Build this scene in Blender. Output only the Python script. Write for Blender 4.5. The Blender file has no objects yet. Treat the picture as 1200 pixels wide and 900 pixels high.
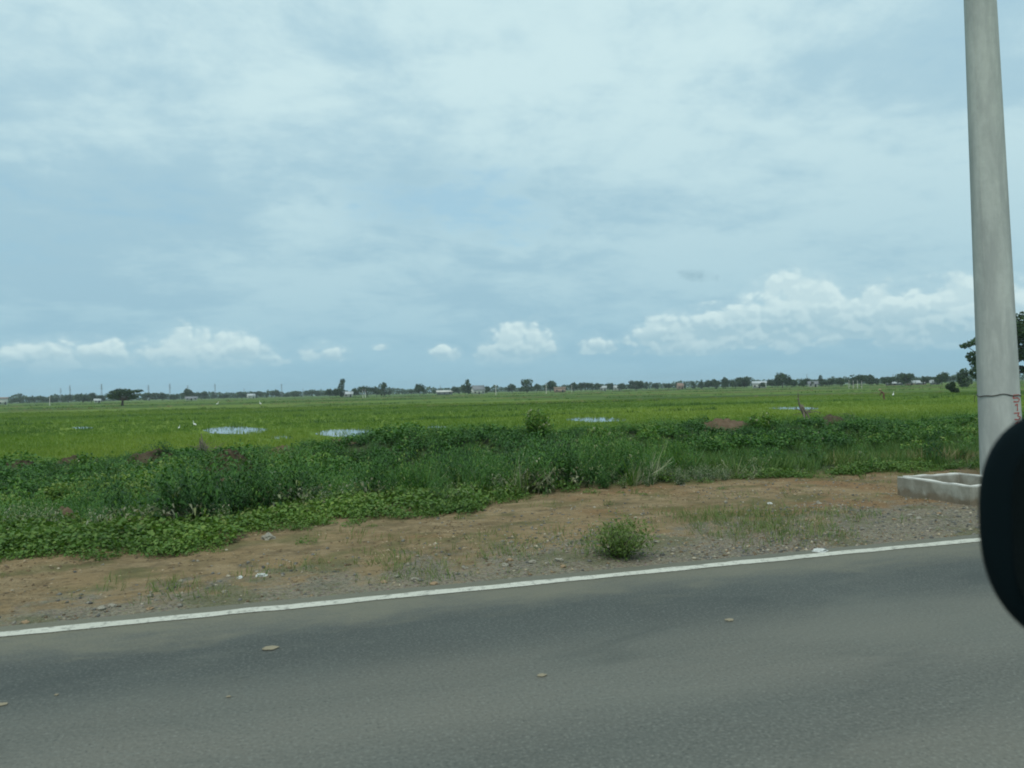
import bpy, bmesh, math, random
import numpy as np
from mathutils import Vector, Matrix, Euler, noise as mnoise

# ------------------------------------------------------------------ camera, world, sun, exposure
SC = bpy.context.scene
COL = SC.collection
R = math.radians
EYE = 1.5
YAW, PITCH, ROLL = R(16.4), R(0.48), R(1.29)
FPX = 900.0

cam_d = bpy.data.cameras.new('camera')
cam = bpy.data.objects.new('camera', cam_d)
COL.objects.link(cam)
cam_d.sensor_width = 36.0
cam_d.lens = 27.0
cam_d.clip_start = 0.05
cam_d.clip_end = 20000
cam_d.dof.use_dof = True
cam_d.dof.focus_distance = 14.0
cam_d.dof.aperture_fstop = 3.6
CAMROT = (Matrix.Rotation(-YAW, 3, 'Z') @ Matrix.Rotation(R(90) + PITCH, 3, 'X') @ Matrix.Rotation(-ROLL, 3, 'Z'))
cam.matrix_world = Matrix.Translation((0, 0, EYE)) @ CAMROT.to_4x4()
SC.camera = cam


def ray(px, py):
    """direction in the world of a point of the photograph (depth along the optical axis = 1)"""
    return CAMROT @ Vector(((px - 600) / FPX, (450 - py) / FPX, -1.0))


def ground(px, py, z=0.0):
    d = ray(px, py)
    t = (z - EYE) / d.z
    return Vector((d.x * t, d.y * t, z))


def at_depth(px, py, depth):
    d = ray(px, py)
    return Vector((0, 0, EYE)) + d * depth


SUN_EL, SUN_AZ = 62.0, 215.0      # azimuth clockwise from +Y

vs = SC.view_settings
vs.view_transform = 'Standard'
vs.look = 'None'
vs.exposure = 0.28
vs.gamma = 1.0
vs.use_curve_mapping = False
SC.cycles.use_denoising = True
SC.cycles.max_bounces = 6
SC.cycles.diffuse_bounces = 3
SC.cycles.glossy_bounces = 3
SC.cycles.transmission_bounces = 3
SC.cycles.volume_bounces = 0
SC.cycles.transparent_max_bounces = 4
SC.cycles.filter_width = 1.9
SC.cycles.use_fast_gi = False


class NT:
    """small helper to write shader node trees"""
    def __init__(self, tree):
        self.t = tree
        self.n = tree.nodes
        self.l = tree.links

    def node(self, typ, **kw):
        nd = self.n.new(typ)
        for k, v in kw.items():
            setattr(nd, k, v)
        return nd

    def put(self, sock, v):
        if v is None:
            return
        if isinstance(v, bpy.types.NodeSocket):
            self.l.new(v, sock)
        elif isinstance(v, (tuple, list)) and sock.type == 'RGBA' and len(v) == 3:
            sock.default_value = (*v, 1.0)
        else:
            sock.default_value = v

    def m(self, op, a, b=None, c=None, clamp=False):
        nd = self.node('ShaderNodeMath', operation=op, use_clamp=clamp)
        for i, v in enumerate((a, b, c)):
            self.put(nd.inputs[i], v)
        return nd.outputs[0]

    def smooth(self, x, lo, hi, a=0.0, b=1.0):
        nd = self.node('ShaderNodeMapRange', interpolation_type='SMOOTHSTEP')
        for i, v in enumerate((x, lo, hi, a, b)):
            self.put(nd.inputs[i], v)
        return nd.outputs[0]

    def lin(self, x, lo, hi, a=0.0, b=1.0):
        nd = self.node('ShaderNodeMapRange')
        for i, v in enumerate((x, lo, hi, a, b)):
            self.put(nd.inputs[i], v)
        return nd.outputs[0]

    def noise(self, vec, scale, detail=5, rough=0.55, dist=0.0, dims='3D', w=None):
        nd = self.node('ShaderNodeTexNoise', noise_dimensions=dims)
        self.put(nd.inputs['Vector'], vec)
        nd.inputs['Scale'].default_value = scale
        nd.inputs['Detail'].default_value = detail
        nd.inputs['Roughness'].default_value = rough
        nd.inputs['Distortion'].default_value = dist
        return nd.outputs[0]

    def voro(self, vec, scale, feature='F1'):
        nd = self.node('ShaderNodeTexVoronoi', feature=feature)
        self.put(nd.inputs['Vector'], vec)
        nd.inputs['Scale'].default_value = scale
        return nd

    def mix(self, f, a, b, blend='MIX'):
        nd = self.node('ShaderNodeMix', data_type='RGBA', blend_type=blend)
        self.put(nd.inputs[0], f)
        self.put(nd.inputs[6], a)
        self.put(nd.inputs[7], b)
        return nd.outputs[2]

    def vec(self, x, y, z=0.0):
        nd = self.node('ShaderNodeCombineXYZ')
        for i, v in enumerate((x, y, z)):
            self.put(nd.inputs[i], v)
        return nd.outputs[0]

    def sep(self, v):
        nd = self.node('ShaderNodeSeparateXYZ')
        self.put(nd.inputs[0], v)
        return nd.outputs

    def scalevec(self, v, s):
        nd = self.node('ShaderNodeVectorMath', operation='MULTIPLY')
        self.put(nd.inputs[0], v)
        nd.inputs[1].default_value = s
        return nd.outputs[0]

    def ramp(self, fac, stops):
        nd = self.node('ShaderNodeValToRGB')
        el = nd.color_ramp.elements
        while len(el) < len(stops):
            el.new(0.5)
        for e, (p, c) in zip(el, stops):
            e.position = p
            e.color = (*c, 1.0)
        self.put(nd.inputs[0], fac)
        return nd.outputs[0]

    def bump(self, h, strength, dist):
        nd = self.node('ShaderNodeBump')
        nd.inputs['Strength'].default_value = strength
        nd.inputs['Distance'].default_value = dist
        self.put(nd.inputs['Height'], h)
        return nd.outputs[0]


def build_world():
    w = bpy.data.worlds.new('World')
    SC.world = w
    w.use_nodes = True
    t = NT(w.node_tree)
    t.n.clear()
    out = t.node('ShaderNodeOutputWorld')
    bg = t.node('ShaderNodeBackground')
    bg.inputs['Strength'].default_value = 0.1
    t.l.new(bg.outputs[0], out.inputs[0])
    sky = t.node('ShaderNodeTexSky', sky_type='NISHITA')
    sky.sun_disc = False
    sky.sun_elevation = R(SUN_EL)
    sky.sun_rotation = R(SUN_AZ)
    sky.air_density = 1.0
    sky.dust_density = 2.0
    d = t.node('ShaderNodeTexCoord').outputs['Generated']
    x, y, z = t.sep(d)
    zc = t.m('MAXIMUM', z, 0.0)
    az = t.m('ARCTAN2', x, y)                         # radians, 0 = across the road
    hyp = t.m('SQRT', t.m('ADD', t.m('MULTIPLY', x, x), t.m('MULTIPLY', y, y)))
    el = t.m('ARCTAN2', z, hyp)
    # --- high thin layer, laid on a plane overhead
    k = t.m('DIVIDE', 1.0, t.m('ADD', zc, 0.22))
    p = t.vec(t.m('MULTIPLY', x, k), t.m('MULTIPLY', y, k), 0.0)
    # turn so that the streaks run across the view
    mp = t.node('ShaderNodeMapping')
    mp.inputs['Rotation'].default_value = (0, 0, R(10))
    mp.inputs['Scale'].default_value = (0.9, 1.0, 1.0)
    mp.inputs['Location'].default_value = (3.1, 7.4, 0.0)
    t.l.new(p, mp.inputs[0])
    pp = mp.outputs[0]
    broad = t.noise(pp, 0.8, 3, 0.5, 0.3)
    mid = t.noise(pp, 2.6, 8, 0.60, 0.35)
    fine = t.noise(pp, 11.0, 6, 0.62, 0.2)
    cover = t.m('ADD', t.m('ADD', t.m('MULTIPLY', broad, 0.45), t.m('MULTIPLY', mid, 0.40)), t.m('MULTIPLY', fine, 0.15))
    nish = t.mix(1.0, sky.outputs[0], (0.92, 1.25, 1.18), 'MULTIPLY')
    low = t.smooth(zc, 0.02, 0.42)                    # 0 near the horizon
    grey = t.mix(low, (2.75, 4.45, 5.35), (3.45, 5.15, 5.95))
    pale = t.mix(low, (3.3, 5.05, 5.8), (5.0, 6.6, 6.9))
    sheet = t.mix(t.smooth(cover, 0.42, 0.575), grey, pale)
    # a gap in the sheet where the blue comes through
    gap = t.m('MULTIPLY', t.m('MULTIPLY', t.smooth(cover, 0.43, 0.34), t.smooth(zc, 0.1, 0.2)), 0.45)
    dG = ray(545, 235).normalized()
    aG, eG = math.atan2(dG.x, dG.y), math.asin(dG.z)
    ga = t.m('POWER', t.m('MULTIPLY', t.m('SUBTRACT', az, aG), 1 / 0.20), 2.0)
    ge = t.m('POWER', t.m('MULTIPLY', t.m('SUBTRACT', el, eG), 1 / 0.055), 2.0)
    gG = t.m('SUBTRACT', t.m('ADD', 0.45, t.m('ADD', t.m('MULTIPLY', t.m('SUBTRACT', mid, 0.5), 5.5), t.m('MULTIPLY', t.m('SUBTRACT', fine, 0.5), 3.0))), t.m('ADD', ga, ge))
    gap = t.m('MAXIMUM', gap, t.m('MULTIPLY', t.smooth(gG, -0.4, 1.1), 0.7))
    blue = t.mix(0.55, nish, (2.55, 4.65, 6.2))
    sheet = t.mix(t.m('MULTIPLY', gap, 0.8), sheet, blue)
    # haze towards the horizon
    hz = t.m('POWER', t.m('SUBTRACT', 1.0, t.smooth(zc, 0.0, 0.16)), 1.6)
    col = t.mix(t.m('MULTIPLY', hz, 0.75), sheet, (2.35, 4.25, 5.3))
    # --- cumulus along the horizon: the same banks go on all round
    per = R(80)
    a0 = YAW
    au = t.m('ADD', t.m('WRAP', t.m('SUBTRACT', az, a0), per / 2, -per / 2), 0.0)
    q = t.vec(t.m('MULTIPLY', az, 1.0), t.m('MULTIPLY', el, 1.35), 0.37)
    q2 = t.vec(t.m('ADD', az, 0.003), t.m('MULTIPLY', t.m('ADD', el, 0.006), 1.35), 0.37)
    q3 = t.vec(t.m('ADD', az, 5.0), t.m('MULTIPLY', el, 1.5), 2.1)
    n1 = t.noise(q, 24.0, 8, 0.56, 0.1)
    n1b = t.noise(q2, 24.0, 5, 0.52, 0.1)
    n2 = t.noise(q3, 9.0, 4, 0.5, 0.0)
    clouds = [  # photograph x, y of the base centre, half width, height (photograph pixels), weight
        (85, 424, 60, 34, 1.15), (15, 424, 34, 14, .9), (235, 422, 74, 40, 1.15), (378, 418, 30, 22, .95), (300, 424, 40, 12, .7),
        (446, 408, 12, 9, .9), (524, 418, 22, 18, .9), (606, 416, 52, 46, 1.0), (700, 410, 24, 20, .9),
        (765, 400, 45, 26, .95), (845, 388, 85, 40, 1.0), (930, 385, 62, 70, 1.25), (1010, 384, 85, 50, 1.15), (1115, 386, 105, 62, 1.25),
        (965, 402, 40, 22, .9), (800, 412, 60, 18, .75), (900, 400, 140, 26, .75), (1190, 384, 60, 58, 1.0)]
    F = None
    WS, HS = None, None
    for (cx, cy, hw, hh, wt) in clouds:
        dd = ray(cx, cy).normalized()
        ca, ce = math.atan2(dd.x, dd.y) - a0, math.asin(dd.z)
        wa, hu = hw * 0.95 / FPX, hh * 0.74 / FPX
        da = t.m('MULTIPLY', t.m('SUBTRACT', au, ca), 1.0 / wa)
        de = t.m('SUBTRACT', el, ce)
        up = t.m('MULTIPLY', t.m('MAXIMUM', de, 0.0), 1.0 / hu)
        dn = t.m('MULTIPLY', t.m('MINIMUM', de, 0.0), 1.0 / (hu * 0.42))
        qq = t.m('ADD', t.m('MULTIPLY', da, da), t.m('ADD', t.m('MULTIPLY', up, up), t.m('MULTIPLY', dn, dn)))
        f = t.m('SUBTRACT', wt, qq)
        F = f if F is None else t.m('SMOOTH_MAX', F, f, 0.35)
        w_ = t.m('POWER', t.m('MAXIMUM', t.m('ADD', f, 0.5), 0.0), 2.0)
        h_ = t.m('MULTIPLY', w_, up)
        WS = w_ if WS is None else t.m('ADD', WS, w_)
        HS = h_ if HS is None else t.m('ADD', HS, h_)
    F = t.m('MAXIMUM', F, -1.6)
    # heaped, rounded billows: fractal cells with a little warp
    def billow(vec):
        wv = t.node('ShaderNodeTexNoise')
        t.put(wv.inputs['Vector'], vec)
        wv.inputs['Scale'].default_value = 40.0
        wv.inputs['Detail'].default_value = 4
        off = t.node('ShaderNodeVectorMath', operation='MULTIPLY_ADD')
        t.l.new(wv.outputs['Color'], off.inputs[0])
        off.inputs[1].default_value = (0.016, 0.016, 0.0)
        t.l.new(vec, off.inputs[2])
        ds = []
        for sc_ in (19.0, 41.0, 90.0):
            vo = t.node('ShaderNodeTexVoronoi', feature='F1', voronoi_dimensions='2D')
            t.l.new(off.outputs[0], vo.inputs['Vector'])
            vo.inputs['Scale'].default_value = sc_
            ds.append(vo.outputs['Distance'])
        return t.m('ADD', t.m('MULTIPLY', ds[0], 0.52), t.m('ADD', t.m('MULTIPLY', ds[1], 0.32), t.m('MULTIPLY', ds[2], 0.16)))
    b1, b2 = billow(q), billow(q2)
    dens = t.m('ADD', F, t.m('MULTIPLY', t.m('SUBTRACT', 0.50, b1), 2.5))
    dens = t.m('ADD', dens, t.m('MULTIPLY', t.m('SUBTRACT', n1, 0.5), 1.2))
    dens = t.m('ADD', dens, t.m('MULTIPLY', t.m('SUBTRACT', n2, 0.5), 1.8))
    mask = t.m('ADD', t.m('MULTIPLY', t.smooth(dens, 0.0, 0.6), 0.74), t.m('MULTIPLY', t.smooth(dens, -1.2, 0.4), 0.22))
    lit = t.smooth(t.m('SUBTRACT', b2, b1), -0.10, 0.16)
    edge = t.smooth(dens, 2.0, 0.2)
    hrel = t.smooth(t.m('DIVIDE', HS, t.m('ADD', WS, 0.02)), 0.05, 0.75)
    lit = t.m('ADD', t.m('MULTIPLY', lit, 0.38), t.m('ADD', t.m('MULTIPLY', edge, 0.12), t.m('MULTIPLY', hrel, 0.55)), clamp=True)
    ccol = t.mix(lit, (2.95, 4.6, 5.35), (5.5, 6.9, 7.0))
    cm = t.m('MULTIPLY', mask, t.m('MULTIPLY', t.smooth(el, 0.022, 0.06), 0.95))
    col = t.mix(cm, col, ccol)
    # one small grey scud
    dS = ray(823, 323).normalized()
    sa = t.m('POWER', t.m('MULTIPLY', t.m('SUBTRACT', au, math.atan2(dS.x, dS.y) - a0), 900 / 26), 2.0)
    se = t.m('POWER', t.m('MULTIPLY', t.m('SUBTRACT', el, math.asin(dS.z)), 900 / 9), 2.0)
    sf = t.m('ADD', t.m('SUBTRACT', 0.95, t.m('ADD', sa, se)), t.m('ADD', t.m('MULTIPLY', t.m('SUBTRACT', n1, 0.5), 3.5), t.m('MULTIPLY', t.m('SUBTRACT', 0.42, b1), 2.0)))
    col = t.mix(t.m('MULTIPLY', t.smooth(sf, -0.2, 1.1), 0.75), col, (2.45, 3.9, 4.6))
    # below the horizon: plain haze colour
    col = t.mix(t.smooth(z, 0.0, -0.02), col, (2.6, 4.4, 5.2))
    t.l.new(col, bg.inputs['Color'])
    w.cycles.sampling_method = 'MANUAL'
    w.cycles.sample_map_resolution = 512


build_world()
sun_d = bpy.data.lights.new('sun', 'SUN')
sun_d.energy = 1.5
sun_d.angle = R(14)
sun_d.color = (1.0, 0.97, 0.90)
sun = bpy.data.objects.new('sun', sun_d)
COL.objects.link(sun)
_s = Vector((math.sin(R(SUN_AZ)) * math.cos(R(SUN_EL)), math.cos(R(SUN_AZ)) * math.cos(R(SUN_EL)), math.sin(R(SUN_EL))))
sun.rotation_euler = _s.to_track_quat('Z', 'Y').to_euler()
sun.location = (0, -20, 60)

# ------------------------------------------------------------------ helpers
rng = np.random.default_rng(7)
random.seed(7)


def tag(o, label=None, cat=None, group=None, kind=None):
    if label: o['label'] = label
    if cat: o['category'] = cat
    if group: o['group'] = group
    if kind: o['kind'] = kind
    return o


def link(name, me, mat=None, parent=None, smooth=False):
    o = bpy.data.objects.new(name, me)
    COL.objects.link(o)
    if mat is not None and len(me.materials) == 0:
        me.materials.append(mat)
    if parent is not None:
        o.parent = parent
    if smooth and len(me.polygons):
        me.polygons.foreach_set('use_smooth', np.ones(len(me.polygons), dtype=bool))
    return o


def np_mesh(name, verts, faces, tint=None, attr='tint'):
    """verts (N,3), faces (M,k) with one k"""
    verts = np.ascontiguousarray(verts, dtype=np.float32).reshape(-1, 3)
    faces = np.ascontiguousarray(faces, dtype=np.int32)
    me = bpy.data.meshes.new(name)
    k = faces.shape[1]
    me.vertices.add(len(verts))
    me.vertices.foreach_set('co', verts.ravel())
    me.loops.add(faces.size)
    me.loops.foreach_set('vertex_index', faces.ravel())
    me.polygons.add(len(faces))
    me.polygons.foreach_set('loop_start', np.arange(0, faces.size, k, dtype=np.int32))
    me.polygons.foreach_set('loop_total', np.full(len(faces), k, dtype=np.int32))
    if tint is not None:
        a = me.attributes.new(attr, 'FLOAT', 'FACE')
        a.data.foreach_set('value', np.ascontiguousarray(tint, dtype=np.float32).ravel())
    me.update(calc_edges=True)
    me.validate()
    return me


def quads_mesh(name, q, tint=None):
    """q (N,4,3) loose quads"""
    n = len(q)
    return np_mesh(name, q.reshape(-1, 3), np.arange(n * 4).reshape(n, 4), tint)


def tube(pts, radii, nseg=8, cap=True):
    """tapered tube through pts; returns verts, quads (caps closed by a small ring)"""
    pts = [Vector(p) for p in pts]
    V, Fq = [], []
    up = Vector((0, 0, 1))
    for i, p in enumerate(pts):
        tdir = (pts[min(i + 1, len(pts) - 1)] - pts[max(i - 1, 0)]).normalized()
        a = tdir.cross(up if abs(tdir.z) < 0.95 else Vector((1, 0, 0))).normalized()
        b = tdir.cross(a).normalized()
        for s in range(nseg):
            an = 2 * math.pi * s / nseg
            V.append(p + (a * math.cos(an) + b * math.sin(an)) * radii[i])
    for i in range(len(pts) - 1):
        for s in range(nseg):
            s2 = (s + 1) % nseg
            Fq.append((i * nseg + s, i * nseg + s2, (i + 1) * nseg + s2, (i + 1) * nseg + s))
    if cap:
        for ring in (0, len(pts) - 1):
            c = len(V)
            V.append(pts[ring])
            for s in range(0, nseg, 2):
                Fq.append((ring * nseg + s, ring * nseg + (s + 1) % nseg, ring * nseg + (s + 2) % nseg, c))
    return np.array([v[:] for v in V]), np.array(Fq)


class MB:
    """collects quads"""
    def __init__(self):
        self.v, self.f, self.n = [], [], 0

    def add(self, v, f):
        v = np.asarray(v, float).reshape(-1, 3)
        self.v.append(v)
        self.f.append(np.asarray(f, int) + self.n)
        self.n += len(v)
        return self

    def tube(self, pts, radii, nseg=8):
        return self.add(*tube(pts, radii, nseg))

    def box(self, x0, x1, y0, y1, z0, z1):
        v = [(x, y, z) for z in (z0, z1) for y in (y0, y1) for x in (x0, x1)]
        f = [(0, 2, 3, 1), (4, 5, 7, 6), (0, 1, 5, 4), (2, 6, 7, 3), (0, 4, 6, 2), (1, 3, 7, 5)]
        return self.add(v, f)

    def mesh(self, name):
        return np_mesh(name, np.concatenate(self.v), np.concatenate(self.f))

    def build(self, name, mat, parent=None, smooth=False):
        return link(name, self.mesh(name), mat, parent, smooth)


def empty(name, loc, rz=0.0):
    o = bpy.data.objects.new(name, None)
    COL.objects.link(o)
    o.location = loc
    o.rotation_euler = (0, 0, rz)
    o.empty_display_size = 0.2
    return o


def copy_tree(o, parent=None):
    c = o.copy()
    COL.objects.link(c)
    c.parent = parent
    for ch in o.children:
        copy_tree(ch, c)
    return c


# vectorised value noise for terrain
_perm = np.random.default_rng(3).random((256, 256))


def vnoise(x, y):
    xi, yi = np.floor(x).astype(int), np.floor(y).astype(int)
    fx, fy = x - xi, y - yi
    fx, fy = fx * fx * (3 - 2 * fx), fy * fy * (3 - 2 * fy)
    g = lambda i, j: _perm[i & 255, j & 255]
    return (g(xi, yi) * (1 - fx) * (1 - fy) + g(xi + 1, yi) * fx * (1 - fy) + g(xi, yi + 1) * (1 - fx) * fy + g(xi + 1, yi + 1) * fx * fy)


def fbm(x, y, s=1.0, octs=4):
    x, y = np.asarray(x, float) * s, np.asarray(y, float) * s
    r, a, tot = 0, 1.0, 0
    for i in range(octs):
        r = r + a * vnoise(x + 17.3 * i, y + 5.1 * i)
        tot += a
        a *= 0.5
        x, y = x * 2.03, y * 2.03
    return r / tot


def sstep(x, a, b):
    t = np.clip((np.asarray(x, float) - a) / (b - a), 0, 1)
    return t * t * (3 - 2 * t)


LINE_Y = 0.5 * (ground(0, 745).y + ground(1147, 632).y)

# ------------------------------------------------------------------ materials
def new_mat(name):
    m = bpy.data.materials.new(name)
    m.use_nodes = True
    t = NT(m.node_tree)
    bs = m.node_tree.nodes['Principled BSDF']
    return m, t, bs


def plain(name, col, rough=0.7, spec=0.3, var=0.12, scale=6.0, bump=0.0, metallic=0.0):
    m, t, bs = new_mat(name)
    co = t.node('ShaderNodeTexCoord').outputs['Object']
    n = t.noise(co, scale, 6, 0.6)
    dark = tuple(c * (1 - var * 2) for c in col)
    lite = tuple(min(1, c * (1 + var * 2)) for c in col)
    t.put(bs.inputs['Base Color'], t.mix(n, dark, lite))
    bs.inputs['Roughness'].default_value = rough
    bs.inputs['Specular IOR Level'].default_value = spec
    bs.inputs['Metallic'].default_value = metallic
    if bump:
        t.put(bs.inputs['Normal'], t.bump(n, 0.6, bump))
    return m


def leaf_mat(name, stops, trans=0.25, rough=0.55, spec=0.25, noise_scale=None):
    m, t, bs = new_mat(name)
    a = t.node('ShaderNodeAttribute', attribute_name='tint').outputs['Fac']
    c = t.ramp(a, stops)
    if noise_scale:
        pos = t.node('ShaderNodeNewGeometry').outputs['Position']
        n = t.noise(pos, noise_scale, 3, 0.5)
        c = t.mix(t.lin(n, 0.3, 0.7), t.mix(1.0, c, (0.75, 0.8, 0.8), 'MULTIPLY'), t.mix(1.0, c, (1.25, 1.2, 1.05), 'MULTIPLY'))
    t.put(bs.inputs['Base Color'], c)
    bs.inputs['Roughness'].default_value = rough
    bs.inputs['Specular IOR Level'].default_value = spec
    if trans:
        tr = t.node('ShaderNodeBsdfTranslucent')
        t.put(tr.inputs['Color'], t.mix(1.0, c, (1.2, 1.35, 0.6), 'MULTIPLY'))
        ms = t.node('ShaderNodeMixShader')
        ms.inputs[0].default_value = trans
        t.l.new(bs.outputs[0], ms.inputs[1])
        t.l.new(tr.outputs[0], ms.inputs[2])
        t.l.new(ms.outputs[0], m.node_tree.nodes['Material Output'].inputs[0])
    return m


M = {}
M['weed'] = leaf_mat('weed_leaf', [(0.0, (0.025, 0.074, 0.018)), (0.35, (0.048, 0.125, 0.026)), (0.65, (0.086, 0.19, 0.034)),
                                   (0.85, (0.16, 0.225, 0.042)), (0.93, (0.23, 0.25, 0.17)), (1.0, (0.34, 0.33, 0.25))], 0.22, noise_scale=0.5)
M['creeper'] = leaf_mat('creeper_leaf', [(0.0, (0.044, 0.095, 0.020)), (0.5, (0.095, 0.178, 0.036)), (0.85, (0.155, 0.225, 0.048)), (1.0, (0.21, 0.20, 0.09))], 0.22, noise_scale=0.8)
M['grass'] = leaf_mat('grass_blade', [(0.0, (0.035, 0.085, 0.022)), (0.5, (0.080, 0.155, 0.034)), (0.85, (0.15, 0.20, 0.055)), (1.0, (0.27, 0.22, 0.12))], 0.2)
M['rice'] = leaf_mat('rice_blade', [(0.0, (0.076, 0.145, 0.022)), (0.5, (0.130, 0.210, 0.030)), (1.0, (0.215, 0.275, 0.046))], 0.3)
M['crown'] = leaf_mat('tree_leaf', [(0.0, (0.013, 0.032, 0.012)), (0.6, (0.032, 0.070, 0.022)), (1.0, (0.068, 0.11, 0.034))], 0.12)
M['bush'] = leaf_mat('bush_leaf', [(0.0, (0.052, 0.098, 0.022)), (0.6, (0.10, 0.165, 0.036)), (1.0, (0.175, 0.225, 0.06))], 0.25)
M['darkbush'] = leaf_mat('dark_bush_leaf', [(0.0, (0.030, 0.040, 0.026)), (0.6, (0.045, 0.060, 0.034)), (1.0, (0.075, 0.080, 0.045))], 0.15)
M['bark'] = plain('bark', (0.075, 0.062, 0.05), 0.9, 0.1, 0.25, 9, 0.02)
M['deadwood'] = plain('dead_wood', (0.17, 0.145, 0.115), 0.9, 0.1, 0.25, 7, 0.01)
M['soil'] = plain('dug_soil', (0.075, 0.058, 0.038), 0.95, 0.1, 0.35, 5, 0.08)
M['redsoil'] = plain('reddish_soil', (0.125, 0.088, 0.058), 0.95, 0.1, 0.3, 5, 0.06)
M['stone'] = plain('pale_stone', (0.27, 0.25, 0.20), 0.85, 0.2, 0.18, 12, 0.004)
M['tanstone'] = plain('tan_stone', (0.28, 0.20, 0.12), 0.85, 0.2, 0.2, 12, 0.004)
M['white_litter'] = plain('white_plastic', (0.52, 0.53, 0.50), 0.6, 0.3, 0.1, 20, 0.004)
M['feather'] = plain('white_feather', (0.80, 0.80, 0.76), 0.8, 0.1, 0.04, 8)
M['beak'] = plain('yellow_bill', (0.50, 0.33, 0.06), 0.5, 0.3, 0.05)
M['birdleg'] = plain('dark_leg', (0.04, 0.04, 0.035), 0.6, 0.3, 0.05)
M['wire'] = plain('rusty_wire', (0.045, 0.035, 0.03), 0.6, 0.4, 0.2, 30)
M['redpaint'] = plain('red_paint', (0.40, 0.10, 0.085), 0.7, 0.2, 0.25, 25)
M['dryleaf'] = plain('dry_leaf', (0.26, 0.225, 0.155), 0.85, 0.15, 0.15, 20)
M['steel'] = plain('grey_steel', (0.22, 0.23, 0.24), 0.6, 0.3, 0.08, 1)
M['plaster'] = plain('pale_plaster', (0.55, 0.55, 0.50), 0.9, 0.1, 0.08, 0.6)
M['pinkbrick'] = plain('pink_brick', (0.42, 0.29, 0.23), 0.9, 0.1, 0.10, 1.2)
M['greyroof'] = plain('grey_roof_sheet', (0.20, 0.21, 0.22), 0.7, 0.2, 0.12, 0.5)
M['whiteroof'] = plain('white_roof_sheet', (0.42, 0.45, 0.45), 0.6, 0.3, 0.06, 0.5)
M['rustroof'] = plain('rusty_roof_sheet', (0.26, 0.18, 0.14), 0.8, 0.2, 0.15, 0.6)
M['opening'] = plain('dark_opening', (0.03, 0.035, 0.04), 0.4, 0.4, 0.05)
M['black_plastic'] = plain('black_plastic', (0.002, 0.007, 0.009), 0.6, 0.09, 0.08, 40)
M['carpaint'] = plain('dark_car_paint', (0.02, 0.024, 0.028), 0.3, 0.5, 0.05, 3)
M['rubber'] = plain('tyre_rubber', (0.02, 0.02, 0.02), 0.85, 0.2, 0.1, 20)
M['alloy'] = plain('wheel_alloy', (0.45, 0.46, 0.47), 0.35, 0.5, 0.05, 10, 0, 0.8)
M['cloth_shirt'] = plain('brown_red_shirt', (0.17, 0.09, 0.07), 0.9, 0.1, 0.1, 8)
M['cloth_hat'] = plain('straw_hat', (0.40, 0.28, 0.18), 0.9, 0.1, 0.1, 8)


def mirror_glass():
    m, t, bs = new_mat('mirror_glass')
    bs.inputs['Base Color'].default_value = (0.02, 0.03, 0.035, 1)
    bs.inputs['Metallic'].default_value = 1.0
    bs.inputs['Roughness'].default_value = 0.12
    return m


def concrete(name, base, stain, squash=(3.0, 3.0, 0.22)):
    m, t, bs = new_mat(name)
    co = t.node('ShaderNodeTexCoord').outputs['Object']
    st = t.scalevec(co, squash)
    n1 = t.noise(st, 2.2, 7, 0.65, 0.3)
    n2 = t.noise(co, 9.0, 7, 0.65)
    n3 = t.noise(co, 60.0, 3, 0.6)
    c = t.mix(t.smooth(n1, 0.38, 0.66), stain, base)
    c = t.mix(t.lin(n2, 0.3, 0.75, 0.0, 0.35), c, tuple(b * 0.66 for b in base))
    c = t.mix(t.m('MULTIPLY', t.smooth(n3, 0.6, 0.72), 0.35), c, tuple(b * 0.5 for b in base))
    t.put(bs.inputs['Base Color'], c)
    bs.inputs['Roughness'].default_value = 0.92
    bs.inputs['Specular IOR Level'].default_value = 0.15
    h = t.m('ADD', n2, t.m('MULTIPLY', n3, 0.4))
    t.put(bs.inputs['Normal'], t.bump(h, 0.5, 0.01))
    return m


M['concrete'] = concrete('pole_concrete', (0.54, 0.555, 0.515), (0.39, 0.405, 0.385), (1.9, 1.9, 0.30))
M['boxconcrete'] = concrete('box_concrete', (0.42, 0.41, 0.35), (0.24, 0.225, 0.18), (1.6, 1.6, 1.3))
M['boxtop'] = concrete('box_rim', (0.66, 0.65, 0.60), (0.52, 0.51, 0.46), (2, 2, 2))


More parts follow.
